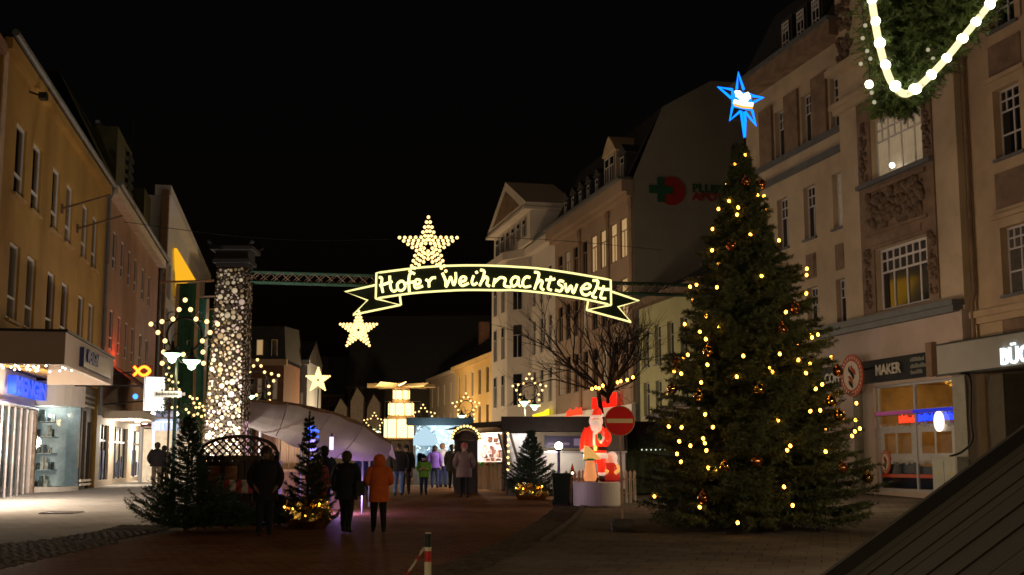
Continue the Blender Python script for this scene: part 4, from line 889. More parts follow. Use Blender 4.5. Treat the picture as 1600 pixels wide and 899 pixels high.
def spruce(root, Hh, R, nb, twigs, seed, nl=.07, nw=.010, nn=34, droop=.5, lift=.35, z0=.15, tl=.34, up=0.0, m=None, power=1.0, trunk_r=.11, lo=.72, rag=0.0):
    rs = np.random.RandomState(seed); A, D, Ls = [], [], []; st = MB()
    st.tube([(0,0,0), (0,0,Hh*.5), (0,0,Hh*.99)], [trunk_r, trunk_r*.55, .012], 7)
    for b in range(nb):
        f = (b+rs.rand())/nb; h = z0+(Hh-z0)*f**power
        a = b*2.39996+rs.uniform(-.3, .3); L = R(h/Hh)*rs.uniform(lo, 1.1)*(1+rag*math.sin(a*3.0+h*2.1+seed)*math.sin(h*3.7+seed*2))
        if L < .04: continue
        ss = np.linspace(0, 1, 7); zz = h+L*(up*ss-droop*ss**1.6+lift*ss**3); rr = L*ss
        bend = rs.uniform(-.15, .15)
        P = np.stack([rr*np.cos(a+bend*ss), rr*np.sin(a+bend*ss), np.maximum(zz, .07)], 1)
        st.tube([tuple(p) for p in P[::2]], [.022*(1-.25*i) * (.5+L*.3) for i in range(4)], 4, cap=False)
        nt = max(4, int(twigs*(.35+.65*L/R(.05))))
        for k in range(nt):
            s = .18+.82*(k+rs.rand())/nt; i = min(int(s*6), 5); q = s*6-i; p = P[i]*(1-q)+P[i+1]*q; t = P[i+1]-P[i]; t = t/np.linalg.norm(t)
            sd = np.array([-t[1], t[0], 0]); sd /= np.linalg.norm(sd)+1e-9; sg = 1 if k % 2 else -1; an = rs.uniform(.5, 1.05)
            d = t*math.cos(an)+sd*sg*math.sin(an)+np.array([0, 0, rs.uniform(-.28, .12)]); d /= np.linalg.norm(d)
            A.append(p); D.append(d); Ls.append(min(L*tl*(1.15-s*.75)*rs.uniform(.7, 1.2)+.06, .6))
        for i in range(2, 6):
            t = P[i+1]-P[i]; A.append(P[i]); D.append(t/np.linalg.norm(t)); Ls.append(float(np.linalg.norm(t))+.05)
    for i in range(5): A.append(np.array([0, 0, Hh*(.9+.02*i)])); D.append(np.array([0, 0, 1.0])); Ls.append(Hh*.03)
    A, D, Ls = np.array(A), np.array(D), np.array(Ls)
    V, F = needles(A, D, Ls, nn, nl, nw, rs)
    V[:, 2] = np.maximum(V[:, 2], .015)
    part('trunk', st, BARK, root)
    return put('crown', np_mesh('crown', V, F, m or NEEDLE), root), A
# the big market tree
TY = 27.6; tp = at(1180, 700, TY); TX = tp.x
BT = thing('christmas_tree', 'tall decorated spruce hung with warm bulbs and baubles beneath the blue star', 'tree', gnd(TX, TY))
TH = at(1164, 228, TY).z - g(TY)
prof = lerp([(0, 2.25), (.06, 2.38), (.2, 2.25), (.36, 1.9), (.5, 1.55), (.64, 1.14), (.78, .70), (.9, .34), (.97, .15), (1, .08)])
spruce(BT, TH, prof, 720, 28, 11, nl=.095, nw=.010, nn=44, droop=.34, lift=.30, z0=.35, tl=.30, lo=.62, rag=.14)
BT.rotation_euler = (0, math.radians(-1.2), 0)
if 'tb' not in WIN: WIN['tb'] = MB().lathe([(.006,-.036), (.024,-.026), (.032,0), (.025,.028), (.005,.042)], n=8).mesh('light_bulb', BULB, True)
c4 = [(368,365),(333,398),(413,505),(435,510),(313,527),(345,550),(341,575),(446,557),(388,645),(488,665),(253,700),(275,750),(586,765),(585,787),(427,790),(270,830),(584,852),(176,828),(184,873)]
c5 = [(277,162),(210,177),(231,203),(168,258),(232,122),(512,108),(363,262),(491,255),(237,293),(120,315),(145,324),(215,355),(556,276),(596,290),(583,322),(625,187),(604,197),(672,267),(640,362),(617,378),(695,391),(760,428),(456,306),(340,335),(466,318),(757,487),(633,453),(598,456),(485,487),(229,467),(101,510),(146,513),(256,512),(222,552),(228,568),(177,577),(130,606),(144,634),(233,594),(240,655),(265,660),(755,527),(745,543),(772,517),(528,578),(517,593),(652,598),(506,722),(536,787),(210,793),(343,848),(138,562),(705,465),(670,410)]
def on_tree(px, py, k=1.02):                       # the point where this direction meets the tree's cone
    c = Vector((0, 0, EYE)); r = Vector(ray(px, py)); r.normalize(); lean = math.tan(math.radians(-1.2))
    best = None
    for i in range(240):
        d = 23.5+i*.022; p = c+r*d; h = (p.z-g(TY))/TH
        if not 0 <= h <= 1.02: continue
        rr = math.hypot(p.x-TX-lean*(p.z-g(TY)), p.y-TY) - prof(h)*k*.93
        if rr <= 0: return p
        if best is None or rr < best[0]: best = (rr, p)
    return best[1]
inv = None
def tree_local(p):
    M = Matrix.LocRotScale(BT.location, BT.rotation_euler, None).inverted(); return M @ p
for x, y in [(1000+a/2.2475, 80+b/2.2475) for a, b in c4] + [(1000+a/2.2475, 440+b/2.2475) for a, b in c5]:
    put('light_bulb', WIN['tb'], BT, tree_local(on_tree(x, y)), (RNG.uniform(-.5, .5), RNG.uniform(-.5, .5), 0))
for i in range(22):                                  # the far side is lit too
    h = RNG.uniform(.08, .95); a = RNG.uniform(.1, math.pi-.1); R_ = prof(h)*.97
    put('light_bulb', WIN['tb'], BT, (R_*math.cos(a), R_*math.sin(a), h*TH))
GOLD = mat('gold_bauble', (.75, .45, .12), rough=.12, var=0, bump=0, metal=1); REDB = mat('red_bauble', (.38, .15, .05), rough=.15, var=0, bump=0, metal=.9)
bauble = {m.name: MB().ball((0,0,0), .12, 14, 10).lathe([(.03,.11), (.03,.15), (.01,.16)], n=8).mesh('bauble', m, True) for m in (GOLD, REDB)}
for x, y, m in [(1000+a/2.2475, 80+b/2.2475, m) for a, b, m in ((370,457,REDB), (425,468,REDB), (320,683,REDB))] + [(1000+a/2.2475, 440+b/2.2475, m) for a, b, m in ((240,245,GOLD), (112,377,GOLD), (205,402,GOLD), (420,380,GOLD), (130,287,REDB), (498,168,REDB), (543,95,REDB), (695,315,REDB), (710,655,REDB), (222,760,REDB), (800,690,GOLD), (670,420,GOLD), (300,650,GOLD), (410,632,REDB), (700,470,GOLD))]:
    put('bauble', bauble[m.name], BT, tree_local(on_tree(x, y, 1.06)))
part('light_cord', MB().tube([(prof(f)*.9*math.cos(t*.9), prof(f)*.9*math.sin(t*.9), f*TH) for t in range(120) for f in (.97-.9*t/120,)], .006, 4), CABLE, BT)
# blue neon star on the tip
SY = 27.5
def sp_(zx, zy, Y=SY): return at(1110+zx/6.92, 100+zy/6.92, Y)
so = sp_(345, 400)
ST = thing('neon_star', 'blue neon star with white emblem on the tip of the tall spruce', 'star', so)
BLUE = glow('blue_neon_tube', (.002, .15, 1.0), 3.0)
for pts in ([(285,275), (300,95), (360,280)], [(240,280), (85,250), (225,370)], [(450,345), (570,365), (455,420)], [(240,460), (210,610), (325,510)], [(330,510), (372,800), (378,620), (365,520)], [(375,520), (495,665), (450,500)]):
    part('ray_tube', MB().tube([sp_(a, b)-so for a, b in pts], .032, 6), BLUE, ST)
q = [sp_(a, b)-so for a, b in ((235,285), (450,320), (448,495), (238,450))]
mbp = MB(); dv = Vector((0, .12, 0)); mbp.add(q + [v+dv for v in q], [(3,2,1,0), (4,5,6,7), (0,1,5,4), (1,2,6,5), (2,3,7,6), (3,0,4,7)])
part('emblem_plate', mbp, glow('emblem_blue', (.01, .28, .9), 1.3), ST)
fw = Vector((0, -.03, 0))
part('emblem_white', MB().tube([sp_(270,330)-so+fw, sp_(300,325)-so+fw, sp_(350,385)-so+fw, sp_(345,450)-so+fw], .075, 8).tube([sp_(415,345)-so+fw, sp_(390,355)-so+fw, sp_(355,400)-so+fw], .085, 8).tube([sp_(250,410)-so+fw, sp_(350,440)-so+fw, sp_(455,445)-so+fw], .05, 8), glow('emblem_white', (1, 1, .97), 3.5), ST)
part('emblem_orange', MB().tube([sp_(255,440)-so+fw, sp_(345,468)-so+fw, sp_(455,475)-so+fw], .03, 6), glow('emblem_orange', (1, .25, .02), 2.2), ST)
part('mount', MB().tube([sp_(372,790)-so, sp_(372,900)-so, Vector((BT.location.x - so.x - .18, TY-so.y, g(TY)+TH*.96-so.z))], .03, 6), DARKMETAL, ST)
# smaller firs
def small_fir(label, px, py, top, half, seed, Y=None, nb=110, slim=False):
    Y = Y or 27.5; p = at(px, py, Y); base = gnd(p.x, Y); Hs = at(px, top, Y).z-g(Y); hw = half*Y/FPX
    o = thing('fir_tree', label, 'fir tree', base, 0, 'small cut firs around the market')
    pr = lerp([(0, hw), (.15, hw), (.28, hw*.72), (.45, hw*.46), (.65, hw*.3), (.85, hw*.14), (1, .02)]) if slim else lerp([(0, hw*.9), (.12, hw), (.3, hw*.85), (.6, hw*.45), (.85, hw*.16), (1, .03)])
    spruce(o, Hs, pr, nb, 15, seed, nl=.055, nw=.0075, nn=28 if slim else 34, droop=.05, lift=.28, up=.12, z0=.06, tl=.36, power=1.5 if slim else 1.0, m=NEEDLE2, trunk_r=.045)
    return o, base
small_fir('bushy dark fir standing left of the arched lattice screen', 290, 830, 648, 84, 21, 27.2, nb=150, slim=True)
small_fir('low spreading fir in front of the notices of the lattice screen', 352, 828, 778, 66, 25, 27.6, nb=80)
small_fir('low dark fir beside the foil potted slim fir', 436, 824, 775, 42, 26, 28.6, nb=70)
f2, fb2 = small_fir('slim fir standing in a gold foil wrapped pot by the dark coat walker', 480, 826, 645, 50, 22, 28, nb=85, slim=True)
f3, fb3 = small_fir('fir in a gold foil pot beside the dark green wheelie bin', 830, 782, 672, 44, 23, 40.5, nb=120)
FOIL = mat('gold_foil', (.7, .45, .1), rough=.22, var=.3, scale=9, bump=.9, bscale=14, metal=1)
for b, lab, h, r in ((fb2, 'crumpled gold foil pot under the slim fir by the walkers', .62, .52), (fb3, 'crumpled gold foil pot under the fir beside the wheelie bin', .5, .55)):
    rs = random.Random(5); mb = MB(); n = 22; pr_ = [(r*.75, 0), (r*1.0, h*.35), (r*1.02, h*.7), (r*.85, h)]
    for k, (rr, z) in enumerate(pr_):
        for j in range(n): a = 2*math.pi*j/n; q = rr*rs.uniform(.88, 1.1); mb.v.append((q*math.cos(a), q*math.sin(a), max(0, z+rs.uniform(-.05, .05) if k else 0)))
    for k in range(3):
        for j in range(n): mb.f.append((k*n+j, k*n+(j+1) % n, (k+1)*n+(j+1) % n, (k+1)*n+j)); mb.m.append(0)
    mb.f.append(tuple(3*n+j for j in range(n))); mb.m.append(0)
    pt_ = thing('foil_pot', lab, 'plant pot', b, 0, None); part('foil', mb, FOIL, pt_)
    for j in range(4): a = 3.7+j*.55; put('light_bulb', WIN['tb'], pt_, (r*1.05*math.cos(a), r*1.05*math.sin(a), h*rs.uniform(.3, .9))).scale = (.55,)*3  # small glowing specks put here for the glints on the foil
# bare street tree
def bare_tree(label, base, Ht, seed):
    o = thing('bare_tree', label, 'tree', base); rs = random.Random(seed); tr = MB(); tw_ = MB()
    def grow(p, d, L, r, dep, mb):
        pts = [p]; q = p; dd = d.copy()
        for i in range(4):
            dd = (dd+Vector((rs.uniform(-.16, .16), rs.uniform(-.16, .16), rs.uniform(-.04, .10)))).normalized(); q = q+dd*L/4; pts.append(q)
        mb.tube(pts, [r*(1-.11*i) for i in range(5)], 6 if dep > 3 else 4, cap=False)
        if dep == 0: return
        n = 3
        for k in range(n):
            t = rs.randint(1, 4); an = rs.uniform(.35, .85); ax = dd.orthogonal(); ax.rotate(Matrix.Rotation(rs.uniform(0, 6.28), 3, dd)); nd = dd.copy(); nd.rotate(Matrix.Rotation(an, 3, ax))
            nd = (nd+Vector((0, 0, .12))).normalized()
            grow(pts[t], nd, L*rs.uniform(.62, .82), r*.56, dep-1, tw_)
    grow(Vector((0,0,0)), Vector((0,0,1)), Ht*.40, .17, 0, tr)
    top = Vector((0, 0, Ht*.385))
    for k in range(8):
        a = k*.82+rs.uniform(-.2, .2); e = rs.uniform(.45, .95) if k else 1.35
        grow(top-Vector((0, 0, rs.uniform(0, .5))), Vector((math.cos(a)*math.cos(e), math.sin(a)*math.cos(e), math.sin(e))), Ht*.235, .07, 4, tw_)
    bk = mat('dark_bark', (.02, .014, .010), var=.3, scale=8, bump=.4); part('trunk', tr, bk, o, smooth=True); part('limbs', tw_, bk, o, smooth=True)
    return o
bt_ = bare_tree('leafless street tree with spreading dark limbs behind the glowing red figure', gnd(at(950, 620, 50).x, 50), 10.0, 4)
for px, py in ((925,608), (931,606), (936,607), (942,603), (965,598), (970,596), (980,594), (989,590)): put('light_bulb', WIN['tb'], bt_, at(px, py, 49.2)-bt_.location).scale = (1.6,)*3
# ------------------------------------------------------------------ star topped street lamps
GREENM = mat('lamp_green', (.006, .014, .010), rough=.4, var=.2, metal=.3)
LANT = glow('lantern_glass', (.62, 1.0, .62), 5.0)
if 'sb' not in WIN: WIN['sb'] = MB().ball((0,0,0), .045, 8, 6).mesh('bulb', BULBN, True)
def star_lamp(label, x, y, zc, R, pole=True, power=120, tint=(1.0, .74, .45)):
    o = thing('star_street_lamp', label, 'street lamp', gnd(x, y), 0, 'street lamps with lit stars'); zc -= g(y)
    if pole: part('pole', MB().lathe([(.11,0), (.11,.5), (.06,.6), (.045,zc-R*.7), (.04,zc-R*.3)], (-.22, .12, 0), 10), GREENM, o)
    fr = MB(); pts = []
    for k in range(10): a = math.pi/2+k*math.pi/5; r = R if k % 2 == 0 else R*.56; pts.append(Vector((r*math.cos(a), -.05, zc+r*math.sin(a))))
    fr.tube(pts, .022*R/.8, 5, closed=True); fr.tube([(R*.5*math.cos(t*.2618), -.05, zc+R*.5*math.sin(t*.2618)) for t in range(24)], .03*R/.8, 5, closed=True)
    for k in (0, 2, 3, 4): 
        a = math.pi/2+math.pi/5+k*2*math.pi/5; c = Vector((R*.66*math.cos(a), -.05, zc+R*.66*math.sin(a))); fr.tube([c+Vector((R*.13*math.cos(t*.5236), 0, R*.13*math.sin(t*.5236))) for t in range(12)], .014, 4, closed=True)
    part('star_frame', fr, DARKMETAL, o)
    for k in range(10):
        a, b = pts[k], pts[(k+1) % 10]
        for t in (0, .5): p = a+(b-a)*t; put('bulb', WIN['sb'], o, (p.x, -.09, p.z)).scale = (R/.68,)*3
    for s in (-1, 1):
        dl = 0 if s < 0 else -.18
        part('lantern_arm', MB().tube(catmull([(s*.06, .02, zc-R*.3), (s*.1, -.1, zc+.02+dl), (s*.24, -.2, zc-.02+dl), (s*.26, -.2, zc-.2+dl)], 5), .012, 5), DARKMETAL, o)
        hd = part('lantern_hood', MB().lathe([(.035,-.17), (.05,-.3), (.1,-.4), (.24,-.47), (.25,-.5)], (s*.26, -.2, zc+dl), 14), GREENM, o, smooth=True)
        part('lantern_glass', MB().lathe([(.235,-.505), (.2,-.56), (.12,-.62), (.09,-.72), (.02,-.76)], (s*.26, -.2, zc+dl), 14), LANT, hd, smooth=True)
        if power: lamp(o, (s*.26, -.2, zc-.95+dl), power/2, tint, .12, 'lantern_light')
    return o
L1_ = star_lamp('lit star lamp with two lanterns before the rose house and white light box', at(288, 545, 33).x, 33, at(288, 524, 33).z, .93, power=20)
star_lamp('lit star lamp half hidden behind the wood slice column', at(402, 600, 47).x, 47, at(402, 598, 47).z, .85, power=22)
star_lamp('lit star lamp standing before the white corner house', at(827, 610, 62).x, 62, at(827, 612, 62).z, .86, power=120)
star_lamp('lit star lamp standing before the yellow house', at(728, 640, 77).x, 77, at(728, 637, 77).z, .86, power=300)
star_lamp('lit star lamp beside the glowing pyramid', at(661, 655, 92).x, 92, at(661, 652, 92).z, .90, power=130)
star_lamp('lit star lamp low over the white awning ridge', at(585, 655, 112).x, 112, at(585, 662, 112).z, .95, power=1500, tint=(1.0, .70, .36))
star_lamp('added lit star lamp hidden behind the tall decorated spruce', 7.6, 36.5, 5.0, .8, power=100)  # unseen lamp added behind the spruce to light the coffee shop facade
star_lamp('added lit star lamp out of view near the right kerb', 10.0, 17.0, 4.7, .8, power=250)  # added beyond the view to brighten the no entry sign and paving
star_lamp('added lit star lamp out of view to the left of the foreground', -5.5, 3.0, 4.7, .8, power=330)  # added beyond the view to brighten the bollard and near paving
# street name plate on the first lamp pole
np_ = thing('street_name_plate', 'white street name plate on the star lamp pole', 'sign', at(262, 616, 33)); 
part('plate', MB().box(-.36, .36, -.02, .02, -.08, .08), mat('plate_white', (.6, .62, .6), var=.05), np_)
pl = MB()
for k in range(15): x = -.3+k*.04; pl.box(x, x+.025, -.025, -.021, -.03, .02+(.02 if k % 4 == 0 else 0))
part('plate_lettering', pl, CABLE, np_); part('clamp', MB().box(.3, .45, -.01, .03, -.04, .04), GREYMETAL, np_)
# wreaths of bulbs along the left shops
for i, (px, py, Y, pts, lab) in enumerate(((266, 600, 46, [(-2,-25),(-6,-15),(2,-12),(-12,-2),(4,-3),(-2,-6),(12,-2),(-10,5),(0,8),(6,8),(14,9),(10,6),(-8,18),(4,20),(12,20),(10,36),(3,37)], 'cone of warm fairy bulbs on a small tree behind the name plate'), (303, 635, 44, [(-12,5),(-6,-15),(0,-5),(-2,-12),(5,-12),(3,2),(9,-4),(8,2),(14,0),(16,6),(6,12),(18,14),(12,16),(-8,10),(0,14),(20,5)], 'cluster of warm fairy bulbs on a round bush beside the wood slice column'))):
    t = thing('lit_bush', lab, 'bush', gnd(at(px, py, Y).x, Y)); zc = at(px, py, Y).z-g(Y); rs = np.random.RandomState(i+60)
    n = 300; a = rs.rand(n)*6.28; z = rs.rand(n); rr = (.5*(1-z)+.06 if i == 0 else .6*np.sqrt(np.clip(1-(2*z-1)**2, 0, 1)))*rs.uniform(.2, 1, n)
    Aa = np.stack([rr*np.cos(a), rr*np.sin(a), zc-1.1+z*(1.9 if i == 0 else 1.3)], 1); Dd = rs.randn(n, 3); Dd /= np.linalg.norm(Dd, axis=1)[:, None]
    V, F = needles(Aa, Dd, np.full(n, .2), 24, .06, .009, rs); put('crown', np_mesh('crown', V, F, NEEDLE2), t)
    part('trunk', MB().tube([(0,0,0), (0,0,zc)], .04, 6), BARK, t)
    for dx, dy in pts: p = at(px+dx, py+dy, Y-.55)-t.location; put('bulb', WIN['sb'], t, p)
# ------------------------------------------------------------------ gantry with wood slice columns
GYD = 34.0
LOG = mat('log_end', (.74, .64, .48), rough=.8, var=.45, scale=7, bump=.3); LOGS = [LOG, mat('log_end_brown', (.46, .36, .22), rough=.8, var=.4, scale=7), mat('log_end_dark', (.06, .045, .03), rough=.8, var=.4, scale=7), mat('log_end_pink', (.72, .58, .56), rough=.8, var=.3, scale=7)]; LOGB = mat('log_bark', (.10, .075, .055), var=.4)
def log_column(label, xb, zb, xt, wt, wb, zt, seed, group=300):
    o = thing('log_slice_column', label, 'column', gnd(xb, GYD)); z1 = zt-g(GYD); lean = xt-xb
    core = MB(); a, b = wb/2, wt/2
    core.add([(-a,-a,0), (a,-a,0), (a,a,0), (-a,a,0), (lean-b,-b,z1), (lean+b,-b,z1), (lean+b,b,z1), (lean-b,b,z1)], [(0,3,2,1), (4,5,6,7), (0,1,5,4), (1,2,6,5), (2,3,7,6), (3,0,4,7)])
    part('core', core, LOGB, o)
    rs = random.Random(seed); sl = []
    for face in range(4):
        placed = []
        for r in [.085]*20+[.065]*60+[.05]*150+[.036]*320+[.024]*520:
            for tr in range(14):
                z = rs.uniform(.05, z1-.05); hw = a+(b-a)*z/z1; x = rs.uniform(-hw+r*.7, hw-r*.7)
                if all((x-q[0])**2+(z-q[1])**2 > (r+q[2])**2*.93 for q in placed): placed.append((x, z, r*rs.uniform(.9, 1.05))); break
        sl += [(face, x, z, r, a+(b-a)*z/z1) for x, z, r in placed]
    sl.sort(key=lambda q: (q[0] not in (0, 1), -q[3]))
    big = {}; rest = MB()
    def disc(mb, r, M, mi=0):
        n = 10 if r > .06 else 8; h = .035
        vs = [M @ Vector((r*math.cos(2*math.pi*j/n), 0, r*math.sin(2*math.pi*j/n))) for j in range(n)]+[M @ Vector((r*.93*math.cos(2*math.pi*j/n), -h, r*.93*math.sin(2*math.pi*j/n))) for j in range(n)]
        b_ = len(mb.v); mb.add(vs, [(j, (j+1) % n, n+(j+1) % n, n+j) for j in range(n)], 4); mb.add([], []); mb.f.append(tuple(b_+n+j for j in range(n))); mb.m.append(mi)
    for i, (face, x, z, r, hw) in enumerate(sl):
        ro = Matrix.Rotation(face*math.pi/2, 4, 'Z') @ Matrix.Rotation(rs.uniform(-.12, .12), 4, 'X') @ Matrix.Rotation(rs.uniform(-.12, .12), 4, 'Z'); c = Matrix.Rotation(face*math.pi/2, 4, 'Z') @ Vector((x, -hw-.002-rs.uniform(0, .02), z)); c.x += lean*z/z1
        if i < group:
            mi = rs.choice((0, 0, 0, 1, 1, 2, 3)); key = (round(r, 2), mi)
            if key not in big: m_ = MB(); disc(m_, key[0], Matrix(), mi); big[key] = m_.mesh('log_slice', LOGS+[LOGB])
            q = put('log_slice', big[key], o, c, ro.to_euler())
        else: disc(rest, r, Matrix.Translation(c) @ ro, rs.choice((0, 1, 2, 2, 2, 3)))
    part('log_slices', rest, LOGS+[LOGB], o, kind='stuff')
    cap = MB()
    for k, (w, z0, z2, d) in enumerate(((.42, 0, .1, 0), (.5, .1, .2, 0), (.45, .2, .5, .0), (.58, .45, .55, 0))): cap.box(lean-w, lean+w, -w, w, z1+z0, z1+z2)
    for s in (-1, 1):
        for t in (-1, 1): cap.tube([(lean+s*.4, t*.4, z1+.5), (lean+s*.62, t*.62, z1+.68)], .05, 5)
    part('cap', cap, wood('cap_wood', (.006, .004, .004)), o)
    return o, z1
pc = at(360, 600, GYD); ptop = at(367, 420, GYD)
lc, lz = log_column('tall column clad in pale round log slices lit from below', pc.x-.08, 0, ptop.x, .74, 1.04, ptop.z, 3)
log_column('log slice column of the gantry behind the tall decorated spruce', at(1190, 600, GYD).x, 0, at(1180, 420, GYD).x, .88, 1.22, ptop.z-.35, 4, group=20)
fl_ = thing('ground_floodlight', 'small floodlight on the ground shining up the log slice column', 'floodlight', gnd(pc.x+.1, GYD-2.3))
part('housing', MB().box(-.16, .16, -.1, .1, .05, .28).box(-.2, .2, -.04, .04, 0, .06), DARKMETAL, fl_); part('lens', MB().box(-.13, .13, .1, .11, .08, .25), glow('flood_lens', (1, .9, .75), 8, False), fl_)
lamp(fl_, (0, .25, .35), 430, (1.0, .91, .80), .1, 'flood_beam', spot=math.radians(95), aim=(0, .62, .8))
# truss
TL, TR = at(388, 433, GYD), at(1180, 457, GYD)
tr = thing('lattice_truss', 'green lattice truss spanning the street between the log slice columns', 'truss', (TL+TR)/2)
hv = Vector((0, 0, .14)); dv = Vector((0, .14, 0)); cc = (TL+TR)/2
TG = mat('truss_green', (.02, .06, .035), rough=.6, var=.3); TB = mat('truss_brown', (.20, .13, .09), rough=.5, var=.2, metal=.3)
for s in (-1, 1):
    for t in (-1, 1): part('chord', MB().tube([TL-cc+hv*s+dv*t, TR-cc+hv*s+dv*t], .03, 6), TG, tr)
n = 46; zz = MB(); zz2 = MB()
for t, z_ in ((-1, zz), (1, zz2)):
    z_.tube([TL-cc+(TR-TL)*(i/n)+hv*(1 if i % 2 else -1)+dv*t for i in range(n+1)], .016, 4); z_.tube([TL-cc+(TR-TL)*(i/n)-hv*(1 if i % 2 else -1)+dv*t for i in range(n+1)], .016, 4)
    part('lacing', z_, TB, tr)
# ------------------------------------------------------------------ neon banner
BY = 33.6
def A1(a, b, d=0): return at(530+a/5.926, 390+b/5.926, BY-d)
def A2(a, b, d=0): return at(780+a/6.917, 390+b/6.917, BY-d)
bo = at(770, 440, BY)
BN = thing('neon_banner', 'curved ribbon banner in yellow neon reading Hofer Weihnachtswelt', 'banner', bo)
NEON = glow('neon_yellow', (1.0, .88, .30), 2.2); NEONO = glow('neon_outline', (1.0, .88, .32), 1.5)
GRD = mat('banner_green', (.002, .006, .003), rough=.8, var=.3)
top = [A1(345,218), A1(560,190), A1(800,163), A1(1050,150), A1(1300,148), A1(1480,153), A2(180,188), A2(400,203), A2(650,235), A2(900,275), A2(1205,330)]
bot = [A2(1210,600), A2(960,545), A2(700,500), A2(400,460), A2(150,440), A1(1480,378), A1(1200,375), A1(950,385), A1(700,403), A1(500,430), A1(338,455)]
def rel(ps): return [p-bo for p in ps]
plate = MB(); bk = rel(top)+rel(bot); n = len(top)
for i in range(n-1):
    a, b, c, d = bk[i], bk[i+1], bk[2*n-2-i], bk[2*n-1-i]; o2 = Vector((0, .06, 0)); o3 = Vector((0, .10, 0))
    plate.add([d+o2, c+o2, b+o2, a+o2, d+o3, c+o3, b+o3, a+o3], [(0,1,2,3), (7,6,5,4), (0,4,5,1), (3,2,6,7)])
part('backing', plate, GRD, BN)
lt = [A1(335,330), A1(55,392), A1(262,470), A1(128,605), A1(560,515), A1(338,455)]
rt = [A2(1215,455), A2(1510,555), A2(1285,620), A2(1425,785), A2(945,655), A2(1210,600)]
for ps in (lt, rt):
    pp = rel(ps); m_ = MB(); o2 = Vector((0, .12, 0)); o3 = Vector((0, .15, 0)); k = len(pp)
    vs = [p+o2 for p in pp]+[p+o3 for p in pp]; m_.add(vs, [tuple(range(k)), tuple(range(2*k-1, k-1, -1))]); part('tail_backing', m_, GRD, BN)
part('outline_tube', MB().tube(catmull(rel(top), 4)+rel([A2(1210,600)])+catmull(rel(bot), 4)[1:], .029, 6, closed=True), NEONO, BN)
part('tail_tube', MB().tube(rel([A1(335,330), A1(55,392), A1(262,470), A1(128,605), A1(565,515), A1(338,455)]), .029, 6).tube(rel([A1(562,430), A1(572,515)]), .028, 6), NEONO, BN)
part('tail_tube', MB().tube(rel([A2(1215,455), A2(1510,555), A2(1285,620), A2(1425,785), A2(945,655), A2(1210,600)]), .029, 6).tube(rel([A2(962,550), A2(945,655)]), .028, 6), NEONO, BN)
S1 = [[(368,258),(395,268),(392,330),(405,400)], [(468,245),(470,300),(480,365),(505,388),(530,375)], [(372,335),(430,318),(492,296)],
      [(575,290),(540,320),(545,370),(580,380),(610,350),(600,305),(575,290)], [(700,228),(672,215),(650,240),(645,310),(650,395)], [(605,318),(660,305),(715,296)],
      [(695,325),(740,318),(748,285),(715,280),(695,320),(712,358),(775,338)], [(800,280),(828,298),(832,350)], [(832,300),(860,265),(895,262)],
      [(955,218),(985,290),(990,345),(1018,285),(1032,255),(1048,300),(1062,330),(1080,275),(1078,212)], [(1115,300),(1165,288),(1170,258),(1135,256),(1112,300),(1140,335),(1200,312)],
      [(1245,242),(1228,300),(1245,328),(1280,308)], [(1262,218),(1283,206)], [(1305,190),(1342,202),(1332,262),(1300,338)], [(1315,300),(1355,255),(1376,272),(1368,322),(1395,340)],
      [(1442,268),(1425,345)], [(1432,312),(1490,262),(1538,275),(1530,335),(1592,348)]]
S2 = [[(212,308),(165,298),(128,345),(148,398),(190,375),(212,312),(208,380),(238,402)], [(335,305),(290,298),(255,350),(272,405),(345,395)], [(378,245),(428,258),(415,330),(382,432)], [(395,385),(440,335),(466,352),(452,412),(485,440)],
      [(560,290),(545,350),(528,420),(568,442)], [(500,328),(550,328),(605,318)], [(700,350),(655,338),(642,372),(682,405),(662,450),(605,438)], [(712,365),(735,458),(775,392),(802,472),(842,375)],
      [(890,425),(965,420),(985,388),(940,372),(888,425),(902,480),(950,492),(992,462)], [(1010,335),(1066,345),(1050,420),(1008,500),(1055,525)], [(1132,392),(1112,455),(1098,520),(1155,530)], [(1072,418),(1130,430),(1195,432)]]
for st_ in S1: part('letter_tube', MB().tube(catmull(rel([A1(a, b, .06) for a, b in st_]), 5), .037, 6), NEON, BN)
for st_ in S2: part('letter_tube', MB().tube(catmull(rel([A2(a, b, .06) for a, b in st_]), 5), .037, 6), NEON, BN)
part('hanger', MB().tube([at(650, 432, GYD)-bo, at(650, 420, BY+.1)-bo], .02, 4).tube([at(900, 444, GYD)-bo, at(900, 432, BY+.1)-bo], .02, 4), DARKMETAL, BN)
def bulb_star(label, px, py, R, Y, inner=(1.0, .78, .55, .3), per=(4, 4, 3, 2), br=.028, bulb=None):
    c = at(px, py, Y); o = thing('bulb_star', label, 'star', c, 0, 'filled stars of warm bulbs'); R = R*Y/FPX
    key = 'st%.3f' % br
    if key not in WIN: WIN[key] = MB().ball((0,0,0), br, 8, 6).mesh('bulb', BULBN, True)
    pts = [Vector(((R if k % 2 == 0 else R*.40)*math.cos(math.pi/2+k*math.pi/5), 0, (R if k % 2 == 0 else R*.40)*math.sin(math.pi/2+k*math.pi/5))) for k in range(10)]
    part('frame', MB().tube([p*1.02+Vector((0, .05, 0)) for p in pts], .012, 4, closed=True).tube([p*.6+Vector((0, .05, 0)) for p in pts], .01, 4, closed=True), mat('star_brown', (.06, .04, .02)), o)
    for s, n in zip(inner, per):
        for k in range(10):
            a, b = pts[k]*s, pts[(k+1) % 10]*s
            for t in range(n): put('bulb', WIN[key], o, a+(b-a)*(t/n))
    return o
s1 = bulb_star('large star filled with warm bulbs on top of the ribbon banner', 669, 386, 48, 33.6, br=.045, inner=(1.0, .68, .36), per=(4, 3, 2))
part('mount', MB().tube([(0, .08, -.5), (0, .1, -1.1)], .02, 5), DARKMETAL, s1)
